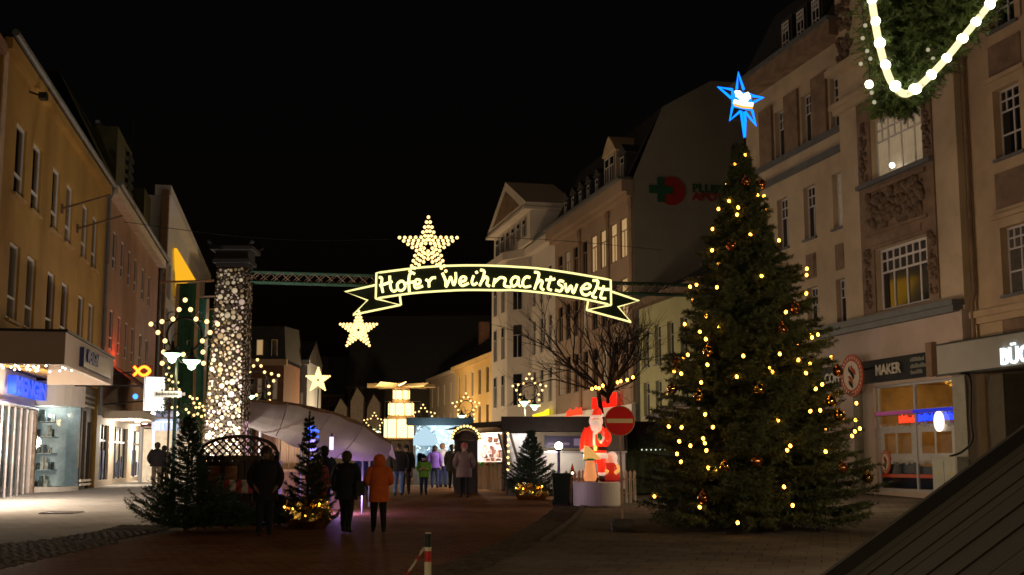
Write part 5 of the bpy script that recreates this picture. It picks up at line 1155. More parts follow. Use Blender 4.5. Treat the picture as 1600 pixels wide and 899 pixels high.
s2 = bulb_star('star filled with warm bulbs hanging below the ribbon tail', 560, 516, 30, 33.6, br=.036, inner=(1.0, .66, .34), per=(4, 3, 2))
part('mount', MB().tube([(0, .05, .4), (-.02, .05, .62)], .015, 5), DARKMETAL, s2)
s3 = bulb_star('small dense star of warm bulbs on a thin mast behind the awning', 497, 594, 19, 46, br=.036, inner=(1.0, .72, .42), per=(4, 3, 2))
part('mast', MB().tube([(0, .08, -.3), (-.05, .1, -4.0)], .025, 5), DARKMETAL, s3)
put('span_wire', MB().tube(catmull([FL.p(9, -1.6, 10.2), at(450, 375, 46), at(800, 372, 50), FR.p(-22, 0, 13)], 6), .012, 4).mesh('span_wire', CABLE), label='thin span wire stretched over the street from the ochre house', cat='wire')
# ------------------------------------------------------------------ market: tent attached to the column
PLANK = wood('hut_plank', (.26, .16, .08)); DPLANK = wood('dark_plank', (.06, .04, .026)); GPLANK = wood('green_plank', (.05, .075, .03))
def translucent(m, k):                              # thin cloth lets part of the light through
    nt = m.node_tree; b = nt.nodes['Principled BSDF']; o = [q for q in nt.nodes if q.type == 'OUTPUT_MATERIAL'][0]
    t = nt.nodes.new('ShaderNodeBsdfTranslucent'); mx = nt.nodes.new('ShaderNodeMixShader'); mx.inputs[0].default_value = k; t.inputs[0].default_value = (.6, .52, .48, 1)
    nt.links.new(b.outputs[0], mx.inputs[1]); nt.links.new(t.outputs[0], mx.inputs[2]); nt.links.new(mx.outputs[0], o.inputs[0]); return m
CANVAS = mat('grey_canvas', (.36, .31, .28), rough=.85, var=.12, scale=1.2, bump=.2, bscale=8)
translucent(CANVAS, .14)
tent = thing('market_tent', 'sagging pale canvas awning sloping down from the log slice column', 'tent', gnd(-5.0, 34))
to = tent.location
ridge = catmull([at(388, 626, 35.5), at(450, 630, 35.4), at(520, 645, 35.2), at(570, 665, 35), at(612, 693, 34.8)], 4)
eave = catmull([at(388, 668, 33.4), at(430, 684, 33.2), at(470, 702, 33.0), at(525, 717, 32.9), at(602, 721, 33.2)], 4)
back = [p+Vector((0, 1.3, -.45)) for p in ridge]
tm_ = MB(); n = len(ridge); rows = []
for k in range(6):
    f = k/5; rows.append([r*(1-f)+e*f+Vector((0, 0, -.12*math.sin(math.pi*f)+.02*math.sin(i*1.7))) - to for i, (r, e) in enumerate(zip(ridge, eave))])
for k in range(5):
    for i in range(n-1): tm_.quad(rows[k][i], rows[k+1][i], rows[k+1][i+1], rows[k][i+1])
for i in range(n-1): tm_.quad(back[i]-to, ridge[i]-to, ridge[i+1]-to, back[i+1]-to)
part('canvas', tm_, CANVAS, tent, smooth=True)
for i in (4, 8, 12): part('seam', MB().tube([rows[k][i]+Vector((0, -.01, .012)) for k in range(6)], .012, 4), CANVAS, tent)
rb = MB()
for i in range(n-1): a, b = ridge[i]-to+Vector((0,-.05,.03)), ridge[i+1]-to+Vector((0,-.05,.03)); rb.quad(a-Vector((0,.12,.24)), b-Vector((0,.12,.24)), b, a)
part('ridge_band', rb, mat('tan_canvas', (.26, .15, .09), var=.3, scale=4), tent)
for p in (eave[2], eave[8], eave[14], back[3], back[12]): part('pole', MB().tube([p-to, Vector((p.x, p.y, g(p.y)))-to], .03, 6), GREYMETAL, tent)
part('counter', MB().box(-1.6, .3, 1.2, 1.6, 0, 1.05).box(-1.7, .4, 1.1, 1.7, 1.05, 1.12), PLANK, tent)
bw_ = MB()
for k in range(9): bw_.box(-2.3+k*.24, -2.08+k*.24, 1.8, 1.84, 0, 2.5)
part('board_wall', bw_, PLANK, tent)
part('tube_light', MB().tube([(-2.0, .6, 2.33), (-1.55, .6, 2.36)], .03, 6), glow('tube_light', (1, .8, .5), 3), tent)
lamp(tent, (-1.2, .3, 1.6), 5, (1, .72, .46), .15, 'counter_light'); lamp(tent, (.6, .1, 1.4), 3, (1, .85, .7), .15, 'counter_light')
# violet light column and strip under the tent
vi = thing('violet_light_column', 'stack of glowing violet rings under the canvas awning', 'light', gnd(at(488, 750, 31).x, 31))
for k in range(9): z = .22+k*.21; part('glow_ring', MB().tube([(.11*math.cos(t*.5236), .11*math.sin(t*.5236), z) for t in range(12)], .035, 6, closed=True), glow('violet_glow', (.34, .26, 1.0), 2.2), vi)
part('rod', MB().tube([(0,0,0), (0,0,2.15)], .03, 6), DARKMETAL, vi); part('top_coil', MB().tube([(.12*math.cos(t*.9), .12*math.sin(t*.9), 2.0+.02*t) for t in range(14)], .03, 5), glow('blue_glow', (.05, .12, 1.0), 2.5), vi)
vs_ = thing('violet_light_strip', 'upright violet light strip on the tent pole', 'light', gnd(at(517, 740, 33.5).x, 33.5))
part('strip', MB().box(-.05, .05, -.03, .03, .9, 2.0), glow('violet_strip', (.62, .45, 1.0), 2.4), vs_); part('stand', MB().tube([(0,0.05,0), (0,.05,2.1)], .025, 5), DARKMETAL, vs_)
lamp(vs_, (.35, -.5, .45), 48, (.55, .30, 1.0), .2, 'violet_light')
# arched lattice screen, hut front and red-white barrier
sx0, sx1 = at(313, 700, 30).x, at(434, 700, 30).x
ls = thing('lattice_screen', 'dark arched lattice screen of wood in front of the log column', 'screen', gnd((sx0+sx1)/2, 30)); hw = (sx1-sx0)/2; gz = g(30)
zt_, zs_ = at(372, 682, 30).z-gz, at(372, 712, 30).z-gz
arch = lambda x: zs_+.06+(zt_-zs_-.06)*math.sqrt(max(0, 1-(x/hw)**2))
part('arch_rail', MB().tube([(x, 0, arch(x)) for x in [hw*(-1+.08*k) for k in range(26)]], .04, 6), DPLANK, ls)
for s in (1, -1):
    for k in range(-14, 26):
        x = -hw+.17*k; pts = []
        for t in range(13):
            z = zs_+t*.045; xx = x+s*(t*.045)+(0 if s > 0 else .4)
            if abs(xx) < hw and z < arch(xx): pts.append((xx, .012*s, z))
        if len(pts) > 1: part('lath', MB().tube(pts, .022, 4), DPLANK, ls)
part('mid_rail', MB().box(-hw, hw, -.05, .05, zs_-.12, zs_), DPLANK, ls)
for k in range(12): part('board', MB().box(-hw+k*hw/6+.01, -hw+(k+1)*hw/6-.01, -.02, .02, .12+.02*(k % 2), zs_-.12), wood('screen_board', (.05, .03, .02)), ls)
part('back_panel', MB().box(-hw+.05, hw-.05, .04, .9, .02, zs_-.13), DPLANK, ls)
for s in (-1, 1): part('post', MB().box(s*hw-.05, s*hw+.05, -.05, .05, 0, zs_+.08), DPLANK, ls)
for x in (-.72, -.32): part('notice', MB().box(x, x+.3, -.035, -.022, zs_-.62, zs_-.25), mat('notice_brown', (.3, .15, .06), var=.3), ls)
ba = thing('warning_barrier', 'red and white striped barrier board in front of the lattice screen', 'barrier', gnd(at(372, 780, 29).x, 29))
bz = at(380, 750, 29).z-g(29); bz2 = at(380, 771, 29).z-g(29)
for k in range(9): part('stripe', MB().box(-.62+k*.14, -.48+k*.14, -.02, .02, bz2, bz), mat('barrier_red', (.45, .03, .03), rough=.4, var=.1) if k % 2 == 0 else mat('barrier_white', (.6, .55, .48), rough=.4, var=.1), ba)
for s in (-.55, .55): part('leg', MB().box(s-.03, s+.03, .022, .06, 0, bz+.05).box(s-.2, s+.2, -.2, .25, 0, .06), DARKMETAL, ba)
# ------------------------------------------------------------------ market huts on the right
def hut(name, label, x0, x1, Y, depth, eave, m, boards=True, rz=0):
    o = thing(name, label, 'market hut', gnd((x0+x1)/2, Y), rz); w = (x1-x0)/2
    part('roof', MB().box(-w-.15, w+.15, -.5, depth+.3, eave, eave+.42).box(-w-.15, w+.15, -.55, -.5, eave-.04, eave+.46), mat('hut_roof', (.028, .02, .016), var=.3), o)
    part('side_wall', MB().box(-w, -w+.06, 0, depth, 0, eave).box(w-.06, w, 0, depth, 0, eave).box(-w, w, depth-.06, depth, 0, eave), m, o)
    return o, w
MY = 43.0
xa, xb = at(790, 700, MY).x, at(980, 700, MY).x; ez = at(880, 673, MY).z-g(MY)
ht_, w = hut('snack_hut', 'long dark roofed snack hut with white counter front behind the red figure', xa, xb, MY, 2.6, ez, DPLANK)
for k in range(14): part('board', MB().box(-w+.07+k*(2*w-.14)/14+.006, -w+.07+(k+1)*(2*w-.14)/14-.006, -.03, 0, 0, .25), DPLANK, ht_)
part('counter_front', MB().box(-w+1.0, w-.1, -.32, -.28, .25, 1.46), mat('counter_white', (.66, .62, .58), rough=.5, var=.05), ht_)
part('counter_top', MB().box(-w+.95, w-.05, -.5, .1, 1.46, 1.52), mat('counter_metal', (.4, .4, .4), rough=.3, metal=.6), ht_)
part('shutter', MB().box(-w+1.0, w-.1, -.02, .02, 1.55, ez-.05), mat('shutter_tan', (.20, .16, .11), var=.1), ht_)
part('dark_sign', MB().box(-.75, 1.1, -.06, -.02, 1.62, 2.02), mat('sign_indigo', (.05, .045, .09), rough=.3, var=.1), ht_)
part('sign_strip', MB().box(-.65, .1, -.075, -.061, 1.72, 1.8).box(.25, 1.0, -.075, -.061, 1.7, 1.94), mat('sign_lilac', (.25, .2, .35), var=.2), ht_)
part('sheet', MB().box(-w+.05, -w+.95, -.05, -.03, .6, ez-.1), mat('white_sheet', (.55, .55, .58), rough=.6, var=.35, scale=3, bump=.4, bscale=3), ht_)
lamp(ht_, (-w+.5, -.5, 2.0), 4, (1, .92, .82), .1, 'hut_light'); lamp(ht_, (-.5, -1.3, 1.5), 10, (1, .9, .78), .08, 'globe_light')
for k in range(9): put('bulb', WIN['sb'], ht_, (-w+.08+.02*(k % 2), -.3, .9+k*.2))
for s in (-.15, .25): part('door_bar', MB().tube([(-w+s-.1, -.25, ez-.1), (-w+s+.25, -.3, .9)], .05, 5), DPLANK, ht_)
gl_ = thing('globe_lamp', 'small white globe lamp on a bluish post by the snack hut counter', 'lamp', gnd(at(873, 700, 38.5).x, 38.5)); gz = at(873, 697, 38.5).z-g(38.5)
part('globe', MB().ball((0,0,gz), .12, 12, 8), glow('globe_white', (1, .88, .66), 9), gl_); part('post', MB().lathe([(.07,0), (.05,.1), (.04,gz-.12)], n=8), mat('blue_post', (.12, .12, .3), var=.1), gl_)
part('collar', MB().lathe([(.04,gz-.16), (.09,gz-.12), (.09,gz-.1)], n=10), DARKMETAL, gl_)
xa, xb = at(978, 700, 44).x, at(1110, 700, 44).x
h2, w2 = hut('green_hut', 'dark green boarded hut standing behind the white picket fence', xa, xb, 44, 2.5, at(1020, 680, 44).z-g(44), GPLANK)
for k in range(12):
    z = .05+k*.185; part('board', MB().box(-w2+.06, w2-.06, -.03+.004*(k % 2), .0, z, z+.178), GPLANK, h2)
for k in range(6): part('small_light', MB().ball((-w2+.55+k*.16, -.08, 1.55), .025, 6, 4), glow('pale_lights', (.8, .9, .7), 1.2, False), h2)
part('blue_banner', MB().box(w2-1.6, w2-.3, -.06, -.035, 1.0, 1.35), mat('banner_blue', (.03, .08, .16), var=.2), h2)
tf = thing('canvas_parasol', 'pale closed stall parasol at the edge of the tall spruce', 'parasol', gnd(at(1075, 700, 41).x, 41)); tz = at(1075, 640, 41).z-g(41)
part('cover', MB().lathe([(1.4, -.32), (1.38, -.22), (.7, .1), (.05, .38)], (0, 0, tz), 8), CANVAS, tf); part('mast', MB().tube([(0,0,0), (0,0,tz+.35)], .04, 6), DARKMETAL, tf)
# plank stall with the bright window, turned towards the street
ps = thing('plank_stall', 'plank clad stall with bright goods window beside the taupe coat walker', 'market hut', gnd(at(785, 765, 47.5).x, 47.5), math.radians(-62))
PW = 4.2
for k in range(12): part('board', MB().box(-PW+k*PW/12+.008, -PW+(k+1)*PW/12-.008, -.03+.006*(k % 2), 0, 0, 1.0), PLANK, ps)
part('counter', MB().box(-PW, 0, -.25, .1, 1.0, 1.06), PLANK, ps)
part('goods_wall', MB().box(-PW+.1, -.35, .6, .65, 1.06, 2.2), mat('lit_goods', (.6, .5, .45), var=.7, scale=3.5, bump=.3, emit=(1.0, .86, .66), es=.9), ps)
gw = MB()
for k in range(40): x = RNG.uniform(-PW+.2, -.5); z = RNG.uniform(1.06, 1.9); gw.box(x, x+RNG.uniform(.06, .2), .35, .55, z, z+RNG.uniform(.08, .25))
part('goods', gw, mat('goods_mixed', (.5, .3, .3), var=.8, scale=6), ps, kind='stuff')
lamp(ps, (-2.0, -.3, 2.0), 70, (1, .84, .62), .1, 'stall_light')
part('side_wall', MB().box(-.06, 0, 0, 2.2, 0, 2.5).box(-PW, -PW+.06, 0, 2.2, 0, 2.5).box(-PW, 0, 2.1, 2.16, 0, 2.5), PLANK, ps)
st_ = MB()
for k in range(12): st_.box(0.002, .05, .02, 2.2, .02+k*.2, .02+k*.2+.17)
part('stone_side', st_, mat('stone_side', (.22, .17, .12), var=.4, scale=5, bump=.5), ps)
part('roof', MB().add([(-PW-.1,-.5,2.35), (.1,-.5,2.35), (.1,.9,2.66), (-PW-.1,.9,2.66), (.1,2.3,2.4), (-PW-.1,2.3,2.4)], [(0,1,2,3), (3,2,4,5), (0,3,5), (1,4,2)]), mat('hut_roof', (0,0,0)), ps)
for k in range(7):
    part('bauble', MB().ball((-PW+.5+k*.5, -.3, .98), .07, 8, 6), [GOLD, REDB, mat('green_bauble', (.05, .4, .06), rough=.2, var=0)][k % 3], ps)
# stall with icy white light farther back and its arch
ic = thing('icy_lit_stall', 'stall with icy white blue light and small gable behind the shoppers', 'market hut', gnd(at(685, 740, 55).x, 55))
part('back_wall', MB().box(-1.1, 1.0, .8, .85, .8, 2.6), mat('icy_goods', (.5, .55, .6), var=.8, scale=4, bump=.2, emit=(.45, .8, 1.0), es=.28), ic)
part('front', MB().box(-1.1, 1.0, 0, .05, 0, .8), DPLANK, ic); part('roof', MB().box(-1.4, 1.5, -.4, 1.2, 2.6, 2.9), mat('hut_roof_blue', (.01, .018, .022), var=.2), ic)
part('small_gable', MB().prism([(-1.1, 1.7), (-.1, 1.7), (-.1, 2.1), (-.6, 2.55), (-1.1, 2.1)], -.15, -.1), glow('icy_gable', (.6, .85, 1.0), .8), ic)
il = MB()
for k in range(90): il.ball((RNG.uniform(-1.05, .95), -.06+RNG.uniform(0, .5), RNG.uniform(1.5, 2.55)), RNG.uniform(.018, .035), 6, 4)
part('icicle_lights', il, glow('icy_bulb', (.75, .93, 1.0), 2.5, False), ic, kind='stuff')
ic_g = MB()
for k in range(26): x = RNG.uniform(-1.0, .8); ic_g.box(x, x+RNG.uniform(.08, .25), .3, .6, .8, RNG.uniform(.95, 1.6))
part('stall_goods', ic_g, mat('stall_goods_blue', (.12, .16, .22), var=.9, scale=4), ic, kind='stuff')
part('post', MB().box(-1.1, -1.0, -.1, 0, 0, 2.6).box(.9, 1.0, -.1, 0, 0, 2.6), DPLANK, ic)
lamp(ic, (-.1, -1.2, 2.0), 70, (.7, .88, 1.0), .15, 'icy_light')
ar = thing('lit_arch_roof', 'small arched stall roof trimmed with fir and warm bulbs', 'market hut', gnd(at(728, 740, 45.5).x, 45.5)); az = at(728, 688, 45.5).z-g(45.5)
hwA = .42
arcp = [(hwA*1.15*math.cos(math.pi-k*math.pi/10), -.2, az+.46*math.sin(k*math.pi/10)) for k in range(11)]
part('arch', MB().tube(arcp, .09, 6), NEEDLE2, ar); part('board', MB().prism([(hwA*math.cos(k*math.pi/10), az+.36*math.sin(k*math.pi/10)) for k in range(11)], -.1, 0), DPLANK, ar)
part('post', MB().box(-hwA, -hwA+.1, -.1, 0, 0, az).box(hwA-.1, hwA, -.1, 0, 0, az), DPLANK, ar)
part('dark_panel', MB().box(-hwA, hwA, .1, .15, 0, az), wood('olive_panel', (.05, .045, .025)), ar)
for k in range(14): a = math.pi*k/13; put('bulb', WIN['sb'], ar, (hwA*1.2*math.cos(a), -.32, az+.5*math.sin(a)))
# ------------------------------------------------------------------ glowing Christmas pyramid
PY = 70.0; py_ = thing('christmas_pyramid', 'three tier glowing wooden Christmas pyramid with wing blades', 'pyramid', gnd(at(626, 690, PY).x, PY)); kz = lambda y: at(626, y, PY).z-g(PY)
WARM = glow('pyramid_light', (1.0, .72, .28), 2.6)
for (y0, y1, hw_, n) in ((687, 653, 24, 9), (652, 628, 18, 8), (627, 608, 12, 7)):
    r = hw_*PY/FPX; z0, z1 = kz(y0), kz(y1)
    for k in range(n): a = 2*math.pi*k/n; part('glowing_panel', MB().tube([(r*.85*math.cos(a), r*.85*math.sin(a), z0+.12), (r*.85*math.cos(a), r*.85*math.sin(a), z1-.1)], r*.26, 8), WARM, py_)
    part('tier_floor', MB().lathe([(r*1.12, 0), (r*1.18, .08), (r*1.12, .12)], (0, 0, z0-.06), n*2), wood('pyramid_wood', (.35, .2, .08)), py_)
    for k in range(n): a = 2*math.pi*(k+.5)/n; part('column', MB().tube([(r*1.05*math.cos(a), r*1.05*math.sin(a), z0), (r*1.05*math.cos(a), r*1.05*math.sin(a), z1)], .03, 6), wood('pyramid_wood', (0,0,0)), py_)
part('base', MB().lathe([(1.2, 0), (1.2, kz(690))], n=12), DPLANK, py_)
part('spire', MB().lathe([(.5, kz(608)), (.2, kz(604)), (.1, kz(598))], n=10), wood('pyramid_wood', (0,0,0)), py_)
for k in range(8):
    a = k*math.pi/4+.12; M = Matrix.Translation((0, 0, kz(603))) @ Matrix.Rotation(a, 4, 'Z') @ Matrix.Rotation(.45, 4, 'X')
    part('wing_blade', MB().box(.3, 1.9, -.22, .22, -.02, .02, 0, M), wood('blade_wood', (.6, .42, .2)), py_)
lamp(py_, (0, -2.2, 5.0), 160, (1, .75, .4), .4, 'pyramid_glow')
# ------------------------------------------------------------------ planter, fence, bin, glowing figures, no entry sign
PYY = 36.3; px0, px1 = at(897, 770, PYY).x, at(972, 770, PYY).x
pln = thing('round_planter', 'low white round planter tub below the glowing red figure', 'planter', gnd((px0+px1)/2, PYY+.6)); pr_ = (px1-px0)/2; phz = at(930, 754, PYY).z-g(PYY)
part('tub', MB().lathe([(pr_*.98,0), (pr_,.04), (pr_,phz-.03), (pr_*.97,phz), (pr_*.9,phz), (pr_*.9,phz-.1)], n=40), mat('planter_white', (.62, .56, .52), rough=.6, var=.06), pln, smooth=False)
part('soil', MB().lathe([(.01,phz-.06), (pr_*.9,phz-.05)], n=24), mat('soil', (.03, .022, .015)), pln)
fe = thing('picket_fence', 'pale wooden picket fence standing behind the round planter', 'fence', gnd(at(885, 780, 37.6).x, 37.6)); fw_ = at(992, 780, 37.6).x-fe.location.x; ftz = at(930, 735, 37.6).z-g(37.6)
PK = wood('picket_wood', (.58, .48, .38)); n = 17
pm = MB().prism([(-.045, .04), (.045, .04), (.045, ftz-.07), (0, ftz), (-.045, ftz-.07)], -.015, .015).mesh('picket', PK)
for k in range(n): put('picket', pm, fe, (fw_*k/(n-1), 0, RNG.uniform(-.02, .02)))
for z in (.3, ftz-.3): part('rail', MB().box(-.05, fw_+.05, .017, .06, z, z+.07), PK, fe)
bn = thing('wheelie_bin', 'dark green wheelie bin beside the picket fence', 'bin', gnd(at(877, 786, 37.2).x, 37.2)); bh = at(877, 741, 37.2).z-g(37.2)
bg_ = mat('bin_green', (.012, .03, .016), rough=.45, var=.1)
a, b = .21, .27
part('body', MB().add([(-a,-a,.06), (a,-a,.06), (a,a,.06), (-a,a,.06), (-b,-b,bh-.06), (b,-b,bh-.06), (b,b,bh-.06), (-b,b,bh-.06)], [(0,3,2,1), (4,5,6,7), (0,1,5,4), (1,2,6,5), (2,3,7,6), (3,0,4,7)]), bg_, bn)
part('lid', MB().box(-b-.03, b+.03, -b-.05, b+.02, bh-.058, bh-.01).box(-b, b, -b, b-.1, bh-.01, bh+.03), bg_, bn)
for s in (-1, 1): part('wheel', MB().lathe([(.02,-.03), (.1,-.03), (.1,.03), (.02,.03)], n=14, M=Matrix.Translation((s*.22, .2, .1)) @ Matrix.Rotation(math.pi/2, 4, 'Y')), CABLE, bn)
part('handle', MB().tube([(-b+.05, b+.02, bh-.08), (-b+.05, b+.1, bh-.04), (b-.05, b+.1, bh-.04), (b-.05, b+.02, bh-.08)], .018, 6), bg_, bn)
# no entry sign on a concrete foot
ns = thing('no_entry_sign', 'red round no entry sign on a thin post with concrete foot', 'sign', gnd(at(973, 820, 27.2).x, 27.2)); nz = at(968, 658, 27.2).z-g(27.2); nr = 23.5*27.2/FPX
nx = at(968, 658, 27.2).x-ns.location.x
RX = Matrix.Translation((nx, -.05, nz)) @ Matrix.Rotation(math.pi/2, 4, 'X')
part('disc', MB().lathe([(nr*.955, -.008), (nr*.955, .008)], n=48, M=RX), mat('sign_disc_red', (.62, .012, .010), rough=.35, var=.08, scale=2, bump=0), ns)
part('rim', MB().tube([(nx+nr*.975*math.cos(t*math.pi/24), -.05, nz+nr*.975*math.sin(t*math.pi/24)) for t in range(48)], .011, 5, closed=True), mat('sign_rim', (.45, .3, .2), rough=.4), ns)
part('bar', MB().box(nx-nr*.86, nx+nr*.86, -.064, -.059, nz-nr*.14, nz+nr*.14), mat('sign_bar', (.72, .58, .34), rough=.4, var=.05), ns)
part('post', MB().tube([(0, 0, .1), (nx, 0, nz+.2)], .024, 8), mat('post_brown', (.36, .23, .14), rough=.5), ns)
part('clamp', MB().box(nx-.05, nx+.05, -.04, .03, nz-.03, nz+.03), GREYMETAL, ns)
part('foot', MB().box(-.24, .24, -.2, .2, 0, .2).box(-.2, .2, -.16, .16, .2, .26), mat('foot_concrete', (.05, .045, .04), bump=.4), ns)
# glowing moulded figures standing behind the planter
def glowm(n, c, s): return mat(n, tuple(x*.8 for x in c), rough=.4, var=.12, scale=5, bump=0, emit=c, es=s)
FRED = glowm('figure_red', (.95, .035, .012), .62); FWH = glowm('figure_white', (1.0, .66, .48), .50); FSK = glowm('figure_skin', (1.0, .42, .24), .42); FGR = mat('figure_green', (.02, .16, .06), rough=.4, emit=(.01, .25, .08), es=.15); FBK = mat('figure_black', (.02, .015, .012), rough=.4)
FGO = glowm('figure_gold', (1.0, .52, .13), .6)
fg = thing('glowing_red_figure', 'large glowing plastic figure in red coat and hat with white beard', 'figure', Vector((at(932, 740, 36.9).x, 36.95, at(932, 752, 36.9).z))); fh = at(928, 641, 36.9).z-fg.location.z
s = fh/1.9
def L(prof, c, sx=1, sy=1, M=None): return MB().lathe([(r*s, z*s) for r, z in prof], tuple(v*s for v in c), 18, 0, sx, sy, M)
part('coat', L([(.30,.62), (.33,.72), (.35,.9), (.36,1.1), (.34,1.3), (.26,1.45), (.12,1.52)], (0,0,0), 1, .8), FRED, fg, smooth=True)
part('coat_hem', L([(.36,.60), (.385,.64), (.385,.72), (.355,.75)], (0,0,0), 1, .82), FWH, fg, smooth=True)
part('belt', L([(.362,.82), (.375,.84), (.375,.90), (.365,.92)], (0,0,0), 1, .82), FBK, fg); part('buckle', MB().box(-.1*s, -.0*s, -.34*s, -.31*s, .8*s, .94*s), FGO, fg)
part('coat_trim', MB().tube([(-.08*s, -.30*s, .95*s), (-.09*s, -.30*s, 1.1*s), (-.08*s, -.29*s, 1.3*s)], .045*s, 6), FWH, fg)
for sx_, pts in ((-1, [(-.28,0,1.38), (-.40,-.05,1.15), (-.44,-.08,.92), (-.42,-.1,.8)]), (1, [(.28,0,1.38), (.40,-.08,1.15), (.30,-.28,1.02), (.12,-.36,1.12)])):
    pp = [Vector(p)*s for p in pts]
    part('sleeve', MB().tube(catmull(pp[:3]+[pp[2]*.4+pp[3]*.6], 4), 0.115*s, 10), FRED, fg, smooth=True)
    part('cuff', MB().ball(tuple(pp[2]*.25+pp[3]*.75), .11*s, 10, 6), FWH, fg, smooth=True)
    hd = part('mitten', MB().ball(tuple(pp[3]), .095*s, 10, 7), FGR, fg, smooth=True); part('thumb', MB().tube([pp[3], pp[3]+Vector((-.05*sx_, -.03, .12))*s], [.04*s, .03*s], 6), FGR, hd)
part('gift', MB().box(.02*s, .14*s, -.46*s, -.36*s, 1.15*s, 1.27*s), FGR, fg)
for sx_ in (-1, 1):
    part('trouser_leg', MB().tube([(sx_*.14*s, 0, .66*s), (sx_*.17*s, -.02*s, .4*s), (sx_*.18*s, 0, .2*s)], [.17*s, .14*s, .12*s], 10), FRED, fg, smooth=True)
    part('boot_trim', MB().ball((sx_*.18*s, 0, .2*s), .14*s, 10, 5, sz=.5), FWH, fg, smooth=True); part('boot', MB().tube([(sx_*.18*s, .02*s, .17*s), (sx_*.18*s, 0, .07*s), (sx_*.2*s, -.16*s, .05*s)], [.1*s, .1*s, .07*s], 8), FBK, fg, smooth=True)
part('head', MB().ball((0, -.05*s, 1.62*s), .15*s, 14, 10), FSK, fg, smooth=True); part('nose', MB().ball((0, -.205*s, 1.61*s), .03*s, 8, 6), FSK, fg)
for sx_ in (-1, 1): part('eye', MB().ball((sx_*.05*s, -.185*s, 1.66*s), .014*s, 6, 4), FBK, fg)
part('beard', MB().ball((0, -.14*s, 1.44*s), .19*s, 14, 10, sz=1.15).ball((0, -.17*s, 1.3*s), .12*s, 10, 8).ball((-.15*s, -.06*s, 1.6*s), .08*s, 8, 6, sz=1.6).ball((.15*s, -.06*s, 1.6*s), .08*s, 8, 6, sz=1.6), FWH, fg, smooth=True)
part('hat', MB().tube(catmull([(0, -.03*s, 1.70*s), (.02*s, 0, 1.84*s), (.1*s, .02*s, 1.9*s), (.2*s, .02*s, 1.8*s)], 4), [.15*s, .145*s, .14*s, .13*s, .12*s, .105*s, .09*s, .08*s, .07*s, .06*s, .05*s, .04*s, .03*s], 10), FRED, fg, smooth=True)
part('hat_brim', MB().tube([(.165*s*math.cos(t*.449), -.04*s+.15*s*math.sin(t*.449), 1.72*s) for t in range(14)], .04*s, 6, closed=True), FWH, fg, smooth=True); part('pompom', MB().ball((.22*s, .02*s, 1.76*s), .05*s, 8, 6), FWH, fg)
part('stand', MB().lathe([(.05*s, -(fg.location.z-g(36.95))), (.05*s, .1*s)], n=8), DARKMETAL, fg)
fg.scale = (.82, .9, 1)
lamp(fg, (-.2, -.55, .9*s), 9, (1, .22, .12), .2, 'figure_glow')
c2 = thing('glowing_candle_figure', 'small glowing gold figure at the feet of the large red figure', 'figure', Vector((at(922, 745, 36.5).x, 36.45, at(922, 752, 36.5).z)))
part('robe', MB().lathe([(.16,0), (.2,.12), (.17,.3), (.14,.5), (.1,.62)], n=12), glowm('figure_orange', (1.0, .36, .12), .55), c2, smooth=True); part('head', MB().ball((0, -.02, .7), .11, 10, 8), FSK, c2, smooth=True)
part('pointed_hood', MB().prism([(-.2, .62), (.32, .62), (.2, .75), (-.05, 1.0), (-.16, 1.02)], -.16, .1), FGO, c2); part('ruff', MB().tube([(.15*math.cos(t*.5236), .15*math.sin(t*.5236)-.02, .62) for t in range(12)], .035, 5, closed=True), FGR, c2)
part('stand', MB().lathe([(.04, -(c2.location.z-g(36.45))), (.04, .05)], n=8), DARKMETAL, c2)
c3 = thing('glowing_white_haired_figure', 'crouching glowing figure with white hair and red coat behind the sign post', 'figure', Vector((at(954, 745, 37.2).x, 37.2, at(954, 750, 37.2).z)))
part('coat', MB().lathe([(.26,0), (.28,.12), (.24,.32), (.15,.5)], n=14), glowm('figure_dark_red', (.6, .03, .015), .35), c3, smooth=True); part('head', MB().ball((-.03, -.05, .6), .14, 12, 8), FSK, c3, smooth=True)
part('hair', MB().ball((.05, .02, .64), .17, 12, 8, sz=1.1).ball((.13, -.02, .48), .09, 8, 6), FWH, c3, smooth=True); part('arm', MB().tube([(-.18,-.05,.4), (-.22,-.25,.3), (-.1,-.3,.22)], .06, 7).tube([(.2,-.05,.4), (.25,-.22,.3), (.12,-.3,.2)], .06, 7), FGO, c3, smooth=True)
part('base', MB().lathe([(.3, -.12), (.3, 0)], n=14), glowm('figure_base', (.35, .02, .02), .2), c3); part('stand', MB().lathe([(.04, -(c3.location.z-g(37.2))), (.04, -.1)], n=8), DARKMETAL, c3)
gn = thing('garden_gnome_light', 'tiny red capped lamp figure on the fence beside the bin', 'figure', Vector((at(894, 735, 37.5).x, 37.4, at(894, 742, 37.5).z)))
part('body', MB().lathe([(.05,-.02), (.07,.06), (.04,.14)], n=8), FBK, gn); part('cap', MB().lathe([(.055,.14), (.03,.24), (.005,.34)], n=8), REDB, gn); part('lamp', MB().ball((0, -.08, .05), .04, 6, 5), glow('gnome_lamp', (1, .8, .5), 4), gn); part('stake', MB().tube([(0,0,-.02), (0,0,-(gn.location.z-g(37.4)))], .015, 5), DARKMETAL, gn)
